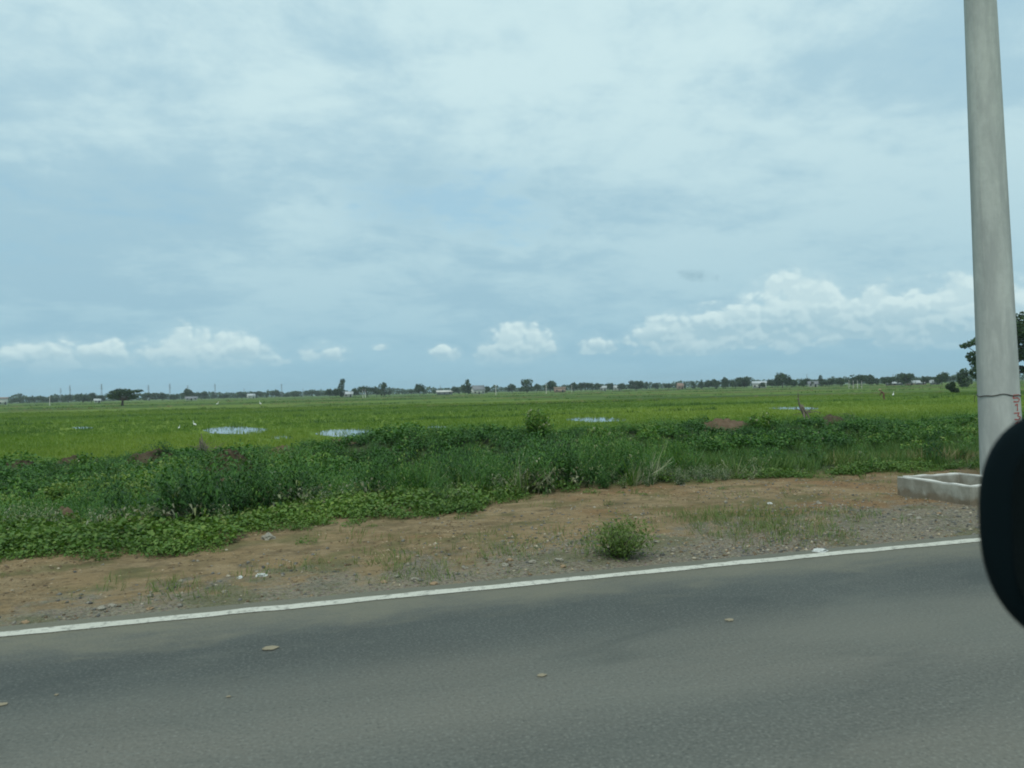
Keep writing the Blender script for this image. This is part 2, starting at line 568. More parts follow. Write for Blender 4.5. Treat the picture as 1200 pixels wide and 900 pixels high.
def asphalt_mat():
    m, t, bs = new_mat('asphalt')
    co = t.node('ShaderNodeNewGeometry').outputs['Position']
    x, y, z = t.sep(co)
    lng = t.noise(t.scalevec(co, (0.12, 1.6, 1.0)), 1.0, 5, 0.6, 0.3)     # streaks along the road
    blot = t.noise(co, 0.9, 5, 0.6)
    grain = t.noise(co, 55.0, 4, 0.7)
    speck = t.voro(co, 42.0)
    # tyre-polished bands
    wob = t.m('MULTIPLY', t.m('SUBTRACT', t.noise(t.scalevec(co, (0.2, 0.0, 0.0)), 1.0, 2), 0.5), 0.5)
    yy = t.m('ADD', y, wob)
    b1 = t.m('SUBTRACT', 1.0, t.smooth(t.m('ABSOLUTE', t.m('SUBTRACT', yy, 4.75)), 0.15, 0.75))
    b2 = t.m('SUBTRACT', 1.0, t.smooth(t.m('ABSOLUTE', t.m('SUBTRACT', yy, 2.95)), 0.1, 0.6))
    band = t.m('MAXIMUM', b1, t.m('MULTIPLY', b2, 0.6))
    c = t.mix(band, (0.175, 0.166, 0.136), (0.098, 0.100, 0.088))
    c = t.mix(t.lin(lng, 0.3, 0.75, 0.0, 0.45), c, (0.068, 0.077, 0.067))
    c = t.mix(t.lin(blot, 0.42, 0.75, 0.0, 0.4), c, (0.135, 0.145, 0.126))
    coarse = t.noise(co, 16.0, 6, 0.75)
    c = t.mix(t.smooth(grain, 0.50, 0.72, 0.0, 0.7), c, (0.25, 0.25, 0.215))
    c = t.mix(t.smooth(grain, 0.46, 0.28, 0.0, 0.65), c, (0.030, 0.038, 0.036))
    c = t.mix(t.smooth(coarse, 0.52, 0.72, 0.0, 0.45), c, (0.20, 0.205, 0.175))
    spots = t.noise(t.scalevec(co, (2.5, 6.0, 1)), 1.2, 5, 0.65)
    c = t.mix(t.smooth(spots, 0.68, 0.74, 0.0, 0.55), c, (0.045, 0.05, 0.047))
    scuff = t.noise(t.scalevec(co, (0.9, 5.0, 1)), 1.1, 6, 0.7, 0.5)
    c = t.mix(t.smooth(scuff, 0.66, 0.76, 0.0, 0.35), c, (0.26, 0.25, 0.20))
    sp = t.m('MULTIPLY', t.smooth(speck.outputs['Distance'], 0.22, 0.10), t.m('GREATER_THAN', t.sep(speck.outputs['Color'])[0], 0.80))
    c = t.mix(t.m('MULTIPLY', sp, 0.45), c, (0.32, 0.31, 0.27))
    patch = t.noise(t.scalevec(co, (0.35, 0.8, 1)), 1.0, 6, 0.65, 0.8)
    c = t.mix(t.smooth(patch, 0.50, 0.68, 0.0, 0.4), c, (0.19, 0.185, 0.15))
    c = t.mix(t.smooth(patch, 0.46, 0.32, 0.0, 0.45), c, (0.058, 0.067, 0.061))
    # dust drifted along the edge
    dn = t.noise(t.scalevec(co, (0.6, 1.2, 1)), 2.2, 8, 0.72, 0.3)
    dust = t.smooth(t.m('ADD', y, t.m('MULTIPLY', t.m('SUBTRACT', dn, 0.5), 1.7)), LINE_Y - 0.75, LINE_Y - 0.05)
    c = t.mix(t.m('MULTIPLY', dust, t.lin(x, -4, 6, 0.8, 0.5)), c, (0.27, 0.24, 0.165))
    t.put(bs.inputs['Base Color'], c)
    bs.inputs['Roughness'].default_value = 0.8
    bs.inputs['Specular IOR Level'].default_value = 0.25
    t.put(bs.inputs['Normal'], t.bump(t.m('ADD', grain, t.m('MULTIPLY', speck.outputs['Distance'], 0.5)), 0.7, 0.008))
    return m


def line_mat():
    m, t, bs = new_mat('road_paint')
    co = t.node('ShaderNodeNewGeometry').outputs['Position']
    n = t.noise(co, 14.0, 7, 0.7)
    n2 = t.noise(co, 2.2, 5, 0.6)
    n3 = t.noise(co, 60.0, 4, 0.7)
    c = t.mix(n2, (0.42, 0.41, 0.34), (0.58, 0.57, 0.49))
    worn = t.smooth(t.m('ADD', t.m('MULTIPLY', n, 0.7), t.m('MULTIPLY', n3, 0.3)), 0.50, 0.60)
    c = t.mix(t.m('MULTIPLY', worn, 0.8), c, (0.20, 0.195, 0.16))
    t.put(bs.inputs['Base Color'], c)
    bs.inputs['Roughness'].default_value = 0.75
    t.put(bs.inputs['Normal'], t.bump(n3, 0.4, 0.004))
    return m


def verge_mat():
    m, t, bs = new_mat('verge_dirt')
    co = t.node('ShaderNodeNewGeometry').outputs['Position']
    x, y, z = t.sep(co)
    n1 = t.noise(co, 0.45, 6, 0.62, 0.4)
    n2 = t.noise(co, 2.2, 7, 0.65, 0.2)
    n3 = t.noise(co, 30.0, 6, 0.7)
    vor = t.voro(co, 34.0)
    streak = t.noise(t.scalevec(co, (0.75, 1.3, 1)), 1.7, 7, 0.66, 0.5)
    c = t.mix(t.smooth(n1, 0.35, 0.65), (0.205, 0.152, 0.082), (0.265, 0.186, 0.098))
    c = t.mix(t.smooth(streak, 0.46, 0.62, 0.0, 0.75), c, (0.30, 0.225, 0.13))
    c = t.mix(t.smooth(n2, 0.50, 0.66, 0.0, 0.75), c, (0.125, 0.092, 0.052))
    fine = t.noise(t.scalevec(co, (0.7, 1.3, 1)), 9.0, 7, 0.75)
    c = t.mix(t.smooth(fine, 0.52, 0.68, 0.0, 0.6), c, (0.34, 0.26, 0.155))
    c = t.mix(t.smooth(fine, 0.46, 0.32, 0.0, 0.7), c, (0.085, 0.064, 0.038))
    pt = t.noise(t.scalevec(co, (0.9, 1.1, 1)), 1.8, 8, 0.72, 0.3)
    c = t.mix(t.smooth(pt, 0.52, 0.64, 0.0, 0.5), c, (0.10, 0.075, 0.043))
    red = t.noise(co, 0.7, 5, 0.6, 0.3)
    c = t.mix(t.smooth(t.m('ADD', red, t.lin(x, -4, 9, -0.14, 0.08)), 0.50, 0.66, 0.0, 0.6), c, (0.215, 0.118, 0.055))
    lumps = t.noise(t.scalevec(co, (0.8, 1.2, 1)), 6.5, 6, 0.7)
    c = t.mix(t.smooth(lumps, 0.54, 0.66, 0.0, 0.45), c, (0.075, 0.056, 0.034))
    # crushed stone beside the road, wider to the right
    wid = t.lin(x, -4.0, 9.0, 6.2, 8.1)
    gr = t.smooth(t.m('SUBTRACT', y, t.m('ADD', wid, t.m('MULTIPLY', t.m('SUBTRACT', n2, 0.5), 4.5))), 0.5, -0.5)
    gcol = t.mix(t.smooth(n3, 0.35, 0.65), (0.075, 0.076, 0.066), (0.33, 0.31, 0.245))
    gcol = t.mix(t.m('MULTIPLY', t.smooth(vor.outputs['Distance'], 0.5, 0.2), 0.35), gcol, vor.outputs['Color'], 'SOFT_LIGHT')
    c = t.mix(t.m('MULTIPLY', gr, 0.72), c, gcol)
    # thin green film of moss and seedlings
    mo = t.noise(co, 1.1, 6, 0.6)
    c = t.mix(t.smooth(mo, 0.50, 0.62, 0.0, 0.5), c, (0.105, 0.115, 0.042))
    c = t.mix(t.smooth(n3, 0.5, 0.7, 0.0, 0.4), c, (0.075, 0.06, 0.042))
    # darker, greener ground colour where the weeds stand
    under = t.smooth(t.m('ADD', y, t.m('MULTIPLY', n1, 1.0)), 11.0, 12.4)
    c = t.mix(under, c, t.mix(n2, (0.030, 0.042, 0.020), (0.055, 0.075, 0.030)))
    t.put(bs.inputs['Base Color'], c)
    bs.inputs['Roughness'].default_value = 0.95
    bs.inputs['Specular IOR Level'].default_value = 0.1
    h = t.m('ADD', t.m('MULTIPLY', n2, 0.7), t.m('ADD', t.m('MULTIPLY', n3, 0.25), t.m('MULTIPLY', t.m('MULTIPLY', vor.outputs['Distance'], gr), -0.25)))
    h = t.m('ADD', h, t.m('MULTIPLY', lumps, -0.6))
    t.put(bs.inputs['Normal'], t.bump(h, 1.0, 0.07))
    return m


def field_mat():
    """rice fields: parcels of slightly different green, streaked by growth"""
    m, t, bs = new_mat('rice_field')
    co = t.node('ShaderNodeNewGeometry').outputs['Position']
    x, y, z = t.sep(co)
    br = t.node('ShaderNodeTexBrick')
    br.offset = 0.37
    br.inputs['Scale'].default_value = 1.0
    br.inputs['Brick Width'].default_value = 95.0
    br.inputs['Row Height'].default_value = 38.0
    br.inputs['Mortar Size'].default_value = 0.0
    br.inputs['Color1'].default_value = (0, 0, 0, 1)
    br.inputs['Color2'].default_value = (1, 1, 1, 1)
    br.inputs['Mortar'].default_value = (0.5, 0.5, 0.5, 1)
    wob = t.noise(co, 0.006, 2)
    rot = t.node('ShaderNodeMapping')
    rot.inputs['Rotation'].default_value = (0, 0, R(4))
    rot.inputs['Location'].default_value = (11.0, 24.0, 0)
    t.l.new(co, rot.inputs[0])
    t.l.new(rot.outputs[0], br.inputs['Vector'])
    cell = br.outputs['Color']
    n1 = t.noise(t.scalevec(co, (0.5, 1.0, 1)), 0.035, 5, 0.6, 0.3)
    n2 = t.noise(t.scalevec(co, (0.6, 1.0, 1)), 0.25, 6, 0.65)
    n3 = t.noise(co, 2.5, 4, 0.7)
    g = t.ramp(cell, [(0.0, (0.085, 0.145, 0.024)), (0.35, (0.130, 0.205, 0.026)), (0.7, (0.165, 0.235, 0.030)), (1.0, (0.20, 0.255, 0.04))])
    # standing older crop and weedy strips further out
    far = t.smooth(t.m('ADD', y, t.m('MULTIPLY', t.m('SUBTRACT', n1, 0.5), 80)), 92, 135)
    gf = t.ramp(cell, [(0.0, (0.036, 0.070, 0.016)), (0.4, (0.060, 0.108, 0.020)), (0.75, (0.105, 0.165, 0.025)), (1.0, (0.14, 0.17, 0.038))])
    g = t.mix(far, g, gf)
    g = t.mix(t.smooth(n1, 0.42, 0.64, 0.0, 0.55), g, (0.145, 0.225, 0.028))
    g = t.mix(t.smooth(n2, 0.50, 0.75, 0.0, 0.55), g, (0.062, 0.105, 0.028))
    g = t.mix(t.lin(n3, 0.3, 0.7, 0.0, 0.3), g, (0.05, 0.085, 0.022))
    t.put(bs.inputs['Base Color'], g)
    bs.inputs['Roughness'].default_value = 0.9
    bs.inputs['Specular IOR Level'].default_value = 0.1
    t.put(bs.inputs['Normal'], t.bump(t.m('ADD', n3, n2), 0.5, 0.2))
    return m


def water_mat():
    m, t, bs = new_mat('standing_water')
    co = t.node('ShaderNodeNewGeometry').outputs['Position']
    n = t.noise(co, 3.0, 4, 0.6)
    bs.inputs['Base Color'].default_value = (0.055, 0.062, 0.045, 1)
    bs.inputs['Roughness'].default_value = 0.06
    bs.inputs['IOR'].default_value = 1.33
    bs.inputs['Specular IOR Level'].default_value = 0.5
    t.put(bs.inputs['Normal'], t.bump(n, 0.06, 0.02))
    return m


M['mirror'] = mirror_glass()
M['asphalt'] = asphalt_mat()
M['line'] = line_mat()
M['verge'] = verge_mat()
M['field'] = field_mat()
M['water'] = water_mat()

# ------------------------------------------------------------------ ground, road, line, verge, field, water
FIELD_Z = -0.8
LINE_Y = 0.5 * (ground(0, 745).y + ground(1147, 632).y)


def grid_mesh(name, xs, ys, zf):
    X, Y = np.meshgrid(xs, ys)
    Z = zf(X, Y)
    v = np.stack([X, Y, Z], -1).reshape(-1, 3)
    nx, ny = len(xs), len(ys)
    i = np.arange(nx - 1)[None, :] + np.arange(ny - 1)[:, None] * nx
    f = np.stack([i, i + 1, i + nx + 1, i + nx], -1).reshape(-1, 4)
    return np_mesh(name, v, f)


# edge of the bare dirt (where the plants start), measured from the photograph
_edge_px = [(-120, 662), (0, 656), (80, 655), (150, 650), (200, 651), (240, 648), (262, 640), (268, 628), (320, 621), (400, 612), (480, 606), (560, 600),
            (592, 590), (575, 582), (640, 578), (700, 574), (850, 562), (1000, 556), (1060, 553), (1150, 549), (1300, 541)]
_edge = np.array([ground(*p)[:2] for p in _edge_px])
_o = np.argsort(_edge[:, 0])
EDGE_X, EDGE_Y = _edge[_o, 0], _edge[_o, 1]


def edge_y(x):
    return np.interp(x, EDGE_X, EDGE_Y)


def verge_z(X, Y):
    """height of the verge: level shoulder, weedy ditch, spoil bank, then the fields"""
    X, Y = np.asarray(X, float), np.asarray(Y, float)
    e = edge_y(X)
    sh = -0.03 + 0.05 * (fbm(X, Y, 0.9, 4) - 0.5) + 0.02 * (fbm(X, Y, 5.0, 3) - 0.5)
    sh = sh * sstep(Y, LINE_Y + 0.1, LINE_Y + 0.7) - 0.035 * (1 - sstep(Y, LINE_Y + 0.15, LINE_Y + 0.6))
    right = sstep(X, 9.0, 16.0)
    ditch = -0.55 * sstep(Y - e, 1.6, 5.5)
    ridge_c = 23.5 + 1.2 * (fbm(X, X * 0 + 3.3, 0.15, 2) - 0.5)
    hgt = 0.12 + 0.50 * sstep(X, -4.5, 4.0) - 0.30 * sstep(X, 12.0, 26.0) + 0.25 * (fbm(X, X * 0 + 9.1, 0.35, 3) - 0.5) * 2
    ridge = hgt * np.exp(-((Y - ridge_c) / 3.0) ** 2)
    mid = 0.30 * (fbm(X, Y, 0.35, 4) - 0.5) * sstep(Y - e, 0.5, 3.0)
    z = sh + ditch + ridge + mid
    drop = sstep(Y, 26.5, 31.5)
    return z * (1 - drop) + (FIELD_Z - 0.12) * drop


def axis(segs):
    out = []
    for a, b, s in segs:
        out.append(np.arange(a, b, s))
    out.append(np.array([segs[-1][1]]))
    return np.concatenate(out)


xs = axis([(-400, -60, 20), (-60, -14, 2), (-14, -6, 0.2), (-6, 14, 0.07), (14, 40, 0.2), (40, 90, 2), (90, 400, 20)])
ys = axis([(LINE_Y + 0.10, 11.5, 0.06), (11.5, 32, 0.25)])
tag(link('verge', grid_mesh('verge', xs, ys, verge_z), M['verge'], smooth=True), 'bare brown dirt verge running between the asphalt and the weeds', 'verge', kind='structure')

far = 9000
fx = axis([(-far, -600, 600), (-600, 600, 40), (600, far, 600)])
tag(link('rice_field', grid_mesh('rice_field', fx, fx, lambda X, Y: X * 0 + FIELD_Z), M['field']), 'flat bright green rice fields reaching to the horizon', 'field', kind='structure')

mb = MB()
mb.box(-400, 400, -2.6, LINE_Y + 0.21, -1.0, 0.0)
tag(mb.build('road', M['asphalt']), 'grey worn asphalt road', 'road', kind='structure')
# the painted edge line, its edges a little ragged
lx = np.concatenate([np.arange(-60, -6, 2.0), np.arange(-6, 14, 0.06), np.arange(14, 80, 2.0)])
ly0 = LINE_Y - 0.062 + 0.035 * (fbm(lx, lx * 0, 3.0, 4) - 0.5)
ly1 = LINE_Y + 0.062 + 0.045 * (fbm(lx, lx * 0 + 40, 4.0, 4) - 0.5)
v = np.stack([np.stack([lx, ly0, lx * 0 + 0.004], -1), np.stack([lx, ly1, lx * 0 + 0.004], -1)], 1).reshape(-1, 3)
i = np.arange(len(lx) - 1) * 2
tag(link('road_line', np_mesh('road_line', v, np.stack([i, i + 2, i + 3, i + 1], -1)), M['line']), 'white painted edge line along the asphalt road', 'road line', kind='structure')

# pools of standing water between the rice (photograph x, y of the centre, half width, half height)
pools_px = [(275, 504, 36, 4.6, 1), (97, 501.5, 13, 1.3, 2), (408, 507, 40, 4.6, 3), (512, 500.5, 14, 1.3, 4), (695, 491.5, 34, 2.8, 5),
            (930, 478.5, 28, 1.6, 6), (330, 513, 14, 1.8, 8)]
POOLS = []
for (px, py, hw, hh, sd) in pools_px:
    c = ground(px, py, FIELD_Z)
    far_p, near_p = ground(px, py - hh, FIELD_Z), ground(px, py + hh, FIELD_Z)
    ax = (ground(px + hw, py, FIELD_Z) - ground(px - hw, py, FIELD_Z)) * 0.5
    ay = (far_p - near_p) * 0.5
    POOLS.append((np.array(c[:2]), np.array(ax[:2]), np.array(ay[:2])))
    n = 48
    an = np.linspace(0, 2 * math.pi, n, endpoint=False)
    rr = 1.0 + 0.55 * (fbm(np.cos(an) * 1.5 + sd * 7, np.sin(an) * 1.5 + sd, 1.0, 3) - 0.5)
    V = [(c.x, c.y, FIELD_Z + 0.02)] + [(c.x + rr[k] * (ax.x * math.cos(an[k]) + ay.x * math.sin(an[k])), c.y + rr[k] * (ax.y * math.cos(an[k]) + ay.y * math.sin(an[k])), FIELD_Z + 0.02) for k in range(n)]
    F3 = [(0, 1 + k, 1 + (k + 1) % n) for k in range(n)]
    tag(link('water', np_mesh('water', V, np.array(F3)), M['water']), kind='structure')


def pool_mask(P):
    """>0 inside any pool"""
    best = np.full(len(P), -9.0)
    for c, ax, ay in POOLS:
        A = np.linalg.inv(np.stack([ax, ay], 1))
        l = (P[:, :2] - c) @ A.T
        best = np.maximum(best, 1 - np.hypot(l[:, 0], l[:, 1]))
    return best


# ------------------------------------------------------------------ plants
def leaf_quads(base, dirs, length, width, droop, nrm_jit, r):
    """diamond leaves. base (N,3), dirs (N,3) unit"""
    n = len(base)
    length = np.broadcast_to(length, (n,))[:, None]
    width = np.broadcast_to(width, (n,))[:, None]
    up = np.tile(np.array([[0, 0, 1.0]]), (n, 1)) + nrm_jit * r.normal(size=(n, 3))
    side = np.cross(dirs, up)
    side /= np.linalg.norm(side, axis=1, keepdims=True) + 1e-9
    mid = base + dirs * length * 0.5
    tip = base + dirs * length
    tip[:, 2] -= droop * length[:, 0]
    return np.stack([base, mid + side * width * 0.5, tip, mid - side * width * 0.5], 1)


def proto_herb(r, h, stems, per, ll, lw, droop=0.5, spread=0.35, low=0.12):
    B, D, L, T = [], [], [], []
    for s in range(stems):
        a = r.random() * 6.283
        lean = spread * r.random()
        hh = h * (0.7 + 0.3 * r.random())
        for k in range(per):
            f = low + (1 - low) * (k + r.random()) / per
            ph = k * 2.4 + r.random()
            B.append((math.cos(a) * lean * f * hh + 0.05 * r.normal(), math.sin(a) * lean * f * hh + 0.05 * r.normal(), f * hh))
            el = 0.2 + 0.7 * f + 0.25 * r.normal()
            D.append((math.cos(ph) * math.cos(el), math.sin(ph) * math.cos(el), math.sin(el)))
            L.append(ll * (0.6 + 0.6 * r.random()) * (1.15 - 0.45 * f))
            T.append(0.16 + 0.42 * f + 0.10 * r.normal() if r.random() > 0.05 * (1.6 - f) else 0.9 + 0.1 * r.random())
    B, D, L = np.array(B), np.array(D), np.array(L)
    return leaf_quads(B, D, L, L * lw, droop, 0.25, r), np.clip(np.array(T), 0, 1)


def proto_creep(r, rad, h, n, ll):
    a = r.random(n) * 6.283
    q = np.sqrt(r.random(n)) * rad
    B = np.stack([np.cos(a) * q, np.sin(a) * q, h * (0.35 + 0.65 * r.random(n)) * (1 - 0.55 * (q / rad) ** 2)], 1)
    az = r.random(n) * 6.283
    el = r.normal(size=n) * 0.35 + 0.25
    D = np.stack([np.cos(az) * np.cos(el), np.sin(az) * np.cos(el), np.sin(el)], 1)
    L = ll * (0.6 + 0.7 * r.random(n))
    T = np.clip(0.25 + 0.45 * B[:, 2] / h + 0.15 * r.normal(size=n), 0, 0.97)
    return leaf_quads(B, D, L, L * 0.85, 0.25, 0.5, r), T


def proto_grass(r, h, n, rad, w):
    a = r.random(n) * 6.283
    q = np.sqrt(r.random(n)) * rad
    B = np.stack([np.cos(a) * q, np.sin(a) * q, np.zeros(n)], 1)
    az = r.random(n) * 6.283
    el = 1.5 - np.abs(r.normal(size=n)) * 0.45
    D = np.stack([np.cos(az) * np.cos(el), np.sin(az) * np.cos(el), np.sin(el)], 1)
    L = h * (0.5 + 0.5 * r.random(n))
    side = np.stack([-np.sin(az), np.cos(az), np.zeros(n)], 1) * w * 0.5
    mid = B + D * (L * 0.6)[:, None]
    tip = B + D * L[:, None]
    tip[:, :2] += D[:, :2] * (L * 0.04)[:, None]
    tip[:, 2] -= L * 0.01
    q4 = np.stack([B - side, B + side, mid + side * 0.8, tip], 1)
    T = np.clip(0.35 + 0.3 * r.random(n) + 0.12 * r.normal(size=n), 0, 1)
    return q4, T


def scatter(protos, P, scale, tint_off, r, tilt=0.15):
    """copies of the prototypes at P baked into one array"""
    n = len(P)
    pick = r.integers(0, len(protos), n)
    Q, T = [], []
    for k, (q, t) in enumerate(protos):
        idx = np.where(pick == k)[0]
        if not len(idx):
            continue
        a = r.random(len(idx)) * 6.283
        c, s = np.cos(a), np.sin(a)
        tx, ty = r.normal(size=len(idx)) * tilt, r.normal(size=len(idx)) * tilt
        sc = scale[idx]
        x = q[None, ..., 0] * c[:, None, None] - q[None, ..., 1] * s[:, None, None]
        y = q[None, ..., 0] * s[:, None, None] + q[None, ..., 1] * c[:, None, None]
        z = np.broadcast_to(q[None, ..., 2], x.shape)
        x = x + z * tx[:, None, None]
        y = y + z * ty[:, None, None]
        W = np.stack([x, y, z], -1) * sc[:, None, None, None] + P[idx][:, None, None, :]
        Q.append(W.reshape(-1, 4, 3))
        T.append(np.clip(t[None, :] + tint_off[idx][:, None], 0, 1).ravel())
    return np.concatenate(Q), np.concatenate(T)


def in_view(P, margin=0.16):
    """keep what stands in or just beside the field of view"""
    d = (P - np.array([0, 0, EYE])) @ np.array(CAMROT)
    u = d[:, 0] / np.maximum(-d[:, 2], 0.01)
    return (np.abs(u) < 0.667 + margin) & (d[:, 2] < 0)


def rand_pts(r, n, x0, x1, y0, y1):
    x, y = r.uniform(x0, x1, n), r.uniform(y0, y1, n)
    return x, y


def with_z(x, y, dz=-0.02):
    return np.stack([x, y, verge_z(x, y) + mound_bump(x, y) + dz], 1)


def stuff(name, Q, T, mat, label, cat):
    return tag(link(name, quads_mesh(name, Q, T), mat), label, cat, kind='stuff')


r = np.random.default_rng(11)
# places on the bank where bare spoil shows (photograph x, y, half width, half height)
bare_px = [(268, 521, 24, 11), (265, 537, 14, 7), (75, 581, 22, 5), (845, 487, 26, 3)]


def project(P):
    d = (P - np.array([0, 0, EYE])) @ np.array(CAMROT)
    return 600 + FPX * d[:, 0] / -d[:, 2], 450 - FPX * d[:, 1] / -d[:, 2]


MOUNDS = [  # photograph x, y of the foot, distance across (y offset from the road), width m, height m, material
    (268, 533, 21.0, 1.35, 0.40, 'soil', 'dark dug heap of soil beside the brushwood on the weedy bank'),
    (265, 548, 17.5, 0.8, 0.30, 'redsoil', 'grey brown clod of soil in front of the dark heap'),
    (75, 591, 11.6, 0.7, 0.30, 'redsoil', 'low brown soil hump among the tall roadside weeds'),
    (25, 541, 25.5, 1.5, 0.25, 'soil', 'flat dark soil heap at the open end of the bank'),
    (86, 535, 25.0, 1.4, 0.33, 'soil', 'brown soil heap with weeds on top at the field edge'),
    (180, 524, 24.0, 1.7, 0.36, 'soil', 'long brown soil heap beside the dark weeds'),
    (845, 492, 24.0, 2.2, 0.40, 'redsoil', 'reddish brown soil heap with a leafy bush beside it'),
    (330, 520, 25.0, 1.7, 0.26, 'redsoil', 'dry brown soil heap near the wide shallow pool'),
    (402, 516, 25.0, 2.0, 0.24, 'redsoil', 'purple brown soil heap beside the rice with standing water'),
    (965, 488, 25.5, 3.2, 0.42, 'soil', 'dark soil heap under the dead grey stump'),
]


def mound_xy(px, py, off):
    d = ray(px, py)
    return d.x / d.y * off, off


MOUND_XY = [(*mound_xy(m[0], m[1], m[2]), m[3]) for m in MOUNDS]


def mound_bump(x, y):
    z = np.zeros(np.shape(x))
    for (mx, my, w), m in zip(MOUND_XY, MOUNDS):
        dx, dy = (x - mx) / (w * 0.42), (y - my) / (w * 0.36)
        q = np.hypot(dx, dy) * (1 + 0.9 * (fbm(x * 1.3 + mx, y * 1.3, 1.0, 3) - 0.5))
        z = np.maximum(z, m[4] * np.clip(1.08 - q ** 1.6, 0, 1) * (0.6 + 0.8 * fbm(x + 9, y, 2.2, 3)))
    return z


def mound_near(x, y, grow=0.30):
    k = np.zeros(len(x), bool)
    for (mx, my, w) in MOUND_XY:
        k |= ((x - mx) ** 2 + ((y - my) * 1.0) ** 2) < (w * grow) ** 2
        # keep the line of sight to the heap open for a short way
        dirv = np.array([mx, my]) / math.hypot(mx, my)
        t_ = x * dirv[0] + y * dirv[1]
        off = np.abs(x * -dirv[1] + y * dirv[0])
        dm = math.hypot(mx, my)
        k |= (off < w * 0.30) & (t_ > dm - w * 1.0) & (t_ < dm)
    return k


# --- creeping broad leaves in front (left) -------------------------------------------------
creep = [proto_creep(r, 0.28, 0.22, 120, 0.052) for _ in range(5)]
x, y = rand_pts(r, 5200, -9, 12, 7.5, 13)
e = edge_y(x) + 0.55 * (fbm(x, y, 1.3, 3) - 0.5)
left = 1 - sstep(x, 0.6, 3.4)
dd = y - e
midr = sstep(x, 2.6, 4.2) * (1 - sstep(x, 7.2, 8.6))
fr_ = np.exp(-np.clip(-dd, 0, 9) / 0.28) * 0.35 * sstep(fbm(x, y, 2.2, 2), 0.38, 0.6)
keep = (((dd > 0.0) & (r.random(len(x)) < (0.55 + 0.4 * sstep(dd, 0, 0.5)) - 0.6 * midr)) | ((dd <= 0) & (r.random(len(x)) < fr_))) & (dd < 0.5 + 2.0 * left)
x, y, dd = x[keep], y[keep], dd[keep]
P = with_z(x, y)
P = P[in_view(P)]
sc = r.uniform(0.6, 1.15, len(P)) * (0.38 + 0.62 * sstep(P[:, 1] - edge_y(P[:, 0]), -0.2, 0.8))
Q, T = scatter(creep, P, sc, 0.15 * (fbm(P[:, 0], P[:, 1], 0.8, 3) - 0.4), r)
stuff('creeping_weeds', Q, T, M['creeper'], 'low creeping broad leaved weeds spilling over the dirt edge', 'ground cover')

# --- tall roadside herbs -------------------------------------------------------------------
herbs = [proto_herb(r, 0.72, 6, 24, 0.125, 0.22, 0.75, 0.38) for _ in range(4)] + [proto_herb(r, 0.62, 6, 18, 0.11, 0.32, 0.5, 0.5) for _ in range(3)]
x, y = rand_pts(r, 9000, -10, 20, 8.5, 16)
e = edge_y(x)
left = 1 - sstep(x, 0.6, 3.4)
start = 0.12 + 1.25 * left + 0.5 * (fbm(x, y, 0.7, 3) - 0.5)
dd = y - e - start
right = sstep(x, 6.3, 8.0)
dens = np.where(dd > 0, 1, 0) * (1 - sstep(dd, 3.0, 5.0)) * (1 - 0.93 * right)
keep = (r.random(len(x)) < dens * 0.62 * (0.25 + 0.75 * sstep(fbm(x + 3, y + 8, 1.1, 3), 0.36, 0.52))) & ~mound_near(x, y)
x, y, dd = x[keep], y[keep], dd[keep]
P = with_z(x, y)
k = in_view(P)
P, dd = P[k], dd[k]
clump = fbm(P[:, 0], P[:, 1], 0.55, 3)
sc = (0.40 + 0.80 * sstep(clump, 0.3, 0.72)) * r.uniform(0.6, 1.25, len(P)) * (0.72 + 0.28 * sstep(dd, 0, 0.7))
sc = np.maximum(sc, 0.4) * (1 + 0.5 * (1 - sstep(P[:, 0], 0.6, 3.4)))
off = 0.8 * (fbm(P[:, 0] + 50, P[:, 1], 0.7, 3) - 0.60) + 0.10 * r.normal(size=len(P))
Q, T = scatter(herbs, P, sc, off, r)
stalk = [proto_herb(r, 1.0, 2, 26, 0.11, 0.20, 0.8, 0.22, 0.2) for _ in range(4)] + [proto_grass(r, 0.85, 26, 0.10, 0.014) for _ in range(3)]
xs_, ys_ = rand_pts(r, 2600, -9, 9, 9, 15.5)
ds_ = ys_ - edge_y(xs_) - 0.2 - 1.2 * (1 - sstep(xs_, 0.6, 3.4))
kk = (ds_ > 0) & (ds_ < 4) & (r.random(len(xs_)) < 0.55 * sstep(fbm(xs_ + 7, ys_, 0.9, 3), 0.42, 0.6)) & (r.random(len(xs_)) > sstep(xs_, 6, 8))
Ps = with_z(xs_[kk], ys_[kk])
Ps = Ps[in_view(Ps)]
Q2, T2 = scatter(stalk, Ps, r.uniform(0.65, 1.05, len(Ps)), r.uniform(-0.15, 0.25, len(Ps)), r, 0.2)
Q, T = np.concatenate([Q, Q2]), np.concatenate([T, np.clip(T2, 0, 0.9)])
# withered pale foliage low down along the front edge
front = np.repeat(True, len(Q))
cz = Q[:, 0, 2] - verge_z(Q[:, 0, 0], Q[:, 0, 1])
cd = Q[:, 0, 1] - edge_y(Q[:, 0, 0])
pale = (cz < 0.30) & (cd < 0.9 + 1.4 * (1 - sstep(Q[:, 0, 0], 0.6, 3.4))) & (r.random(len(Q)) < 0.55 * sstep(fbm(Q[:, 0, 0], Q[:, 0, 1], 1.2, 3), 0.42, 0.62))
T = np.where(pale, r.uniform(0.88, 1.0, len(T)), T)
stuff('tall_weeds', Q, T, M['weed'], 'dense tall dark green weeds growing along the ditch', 'weeds')

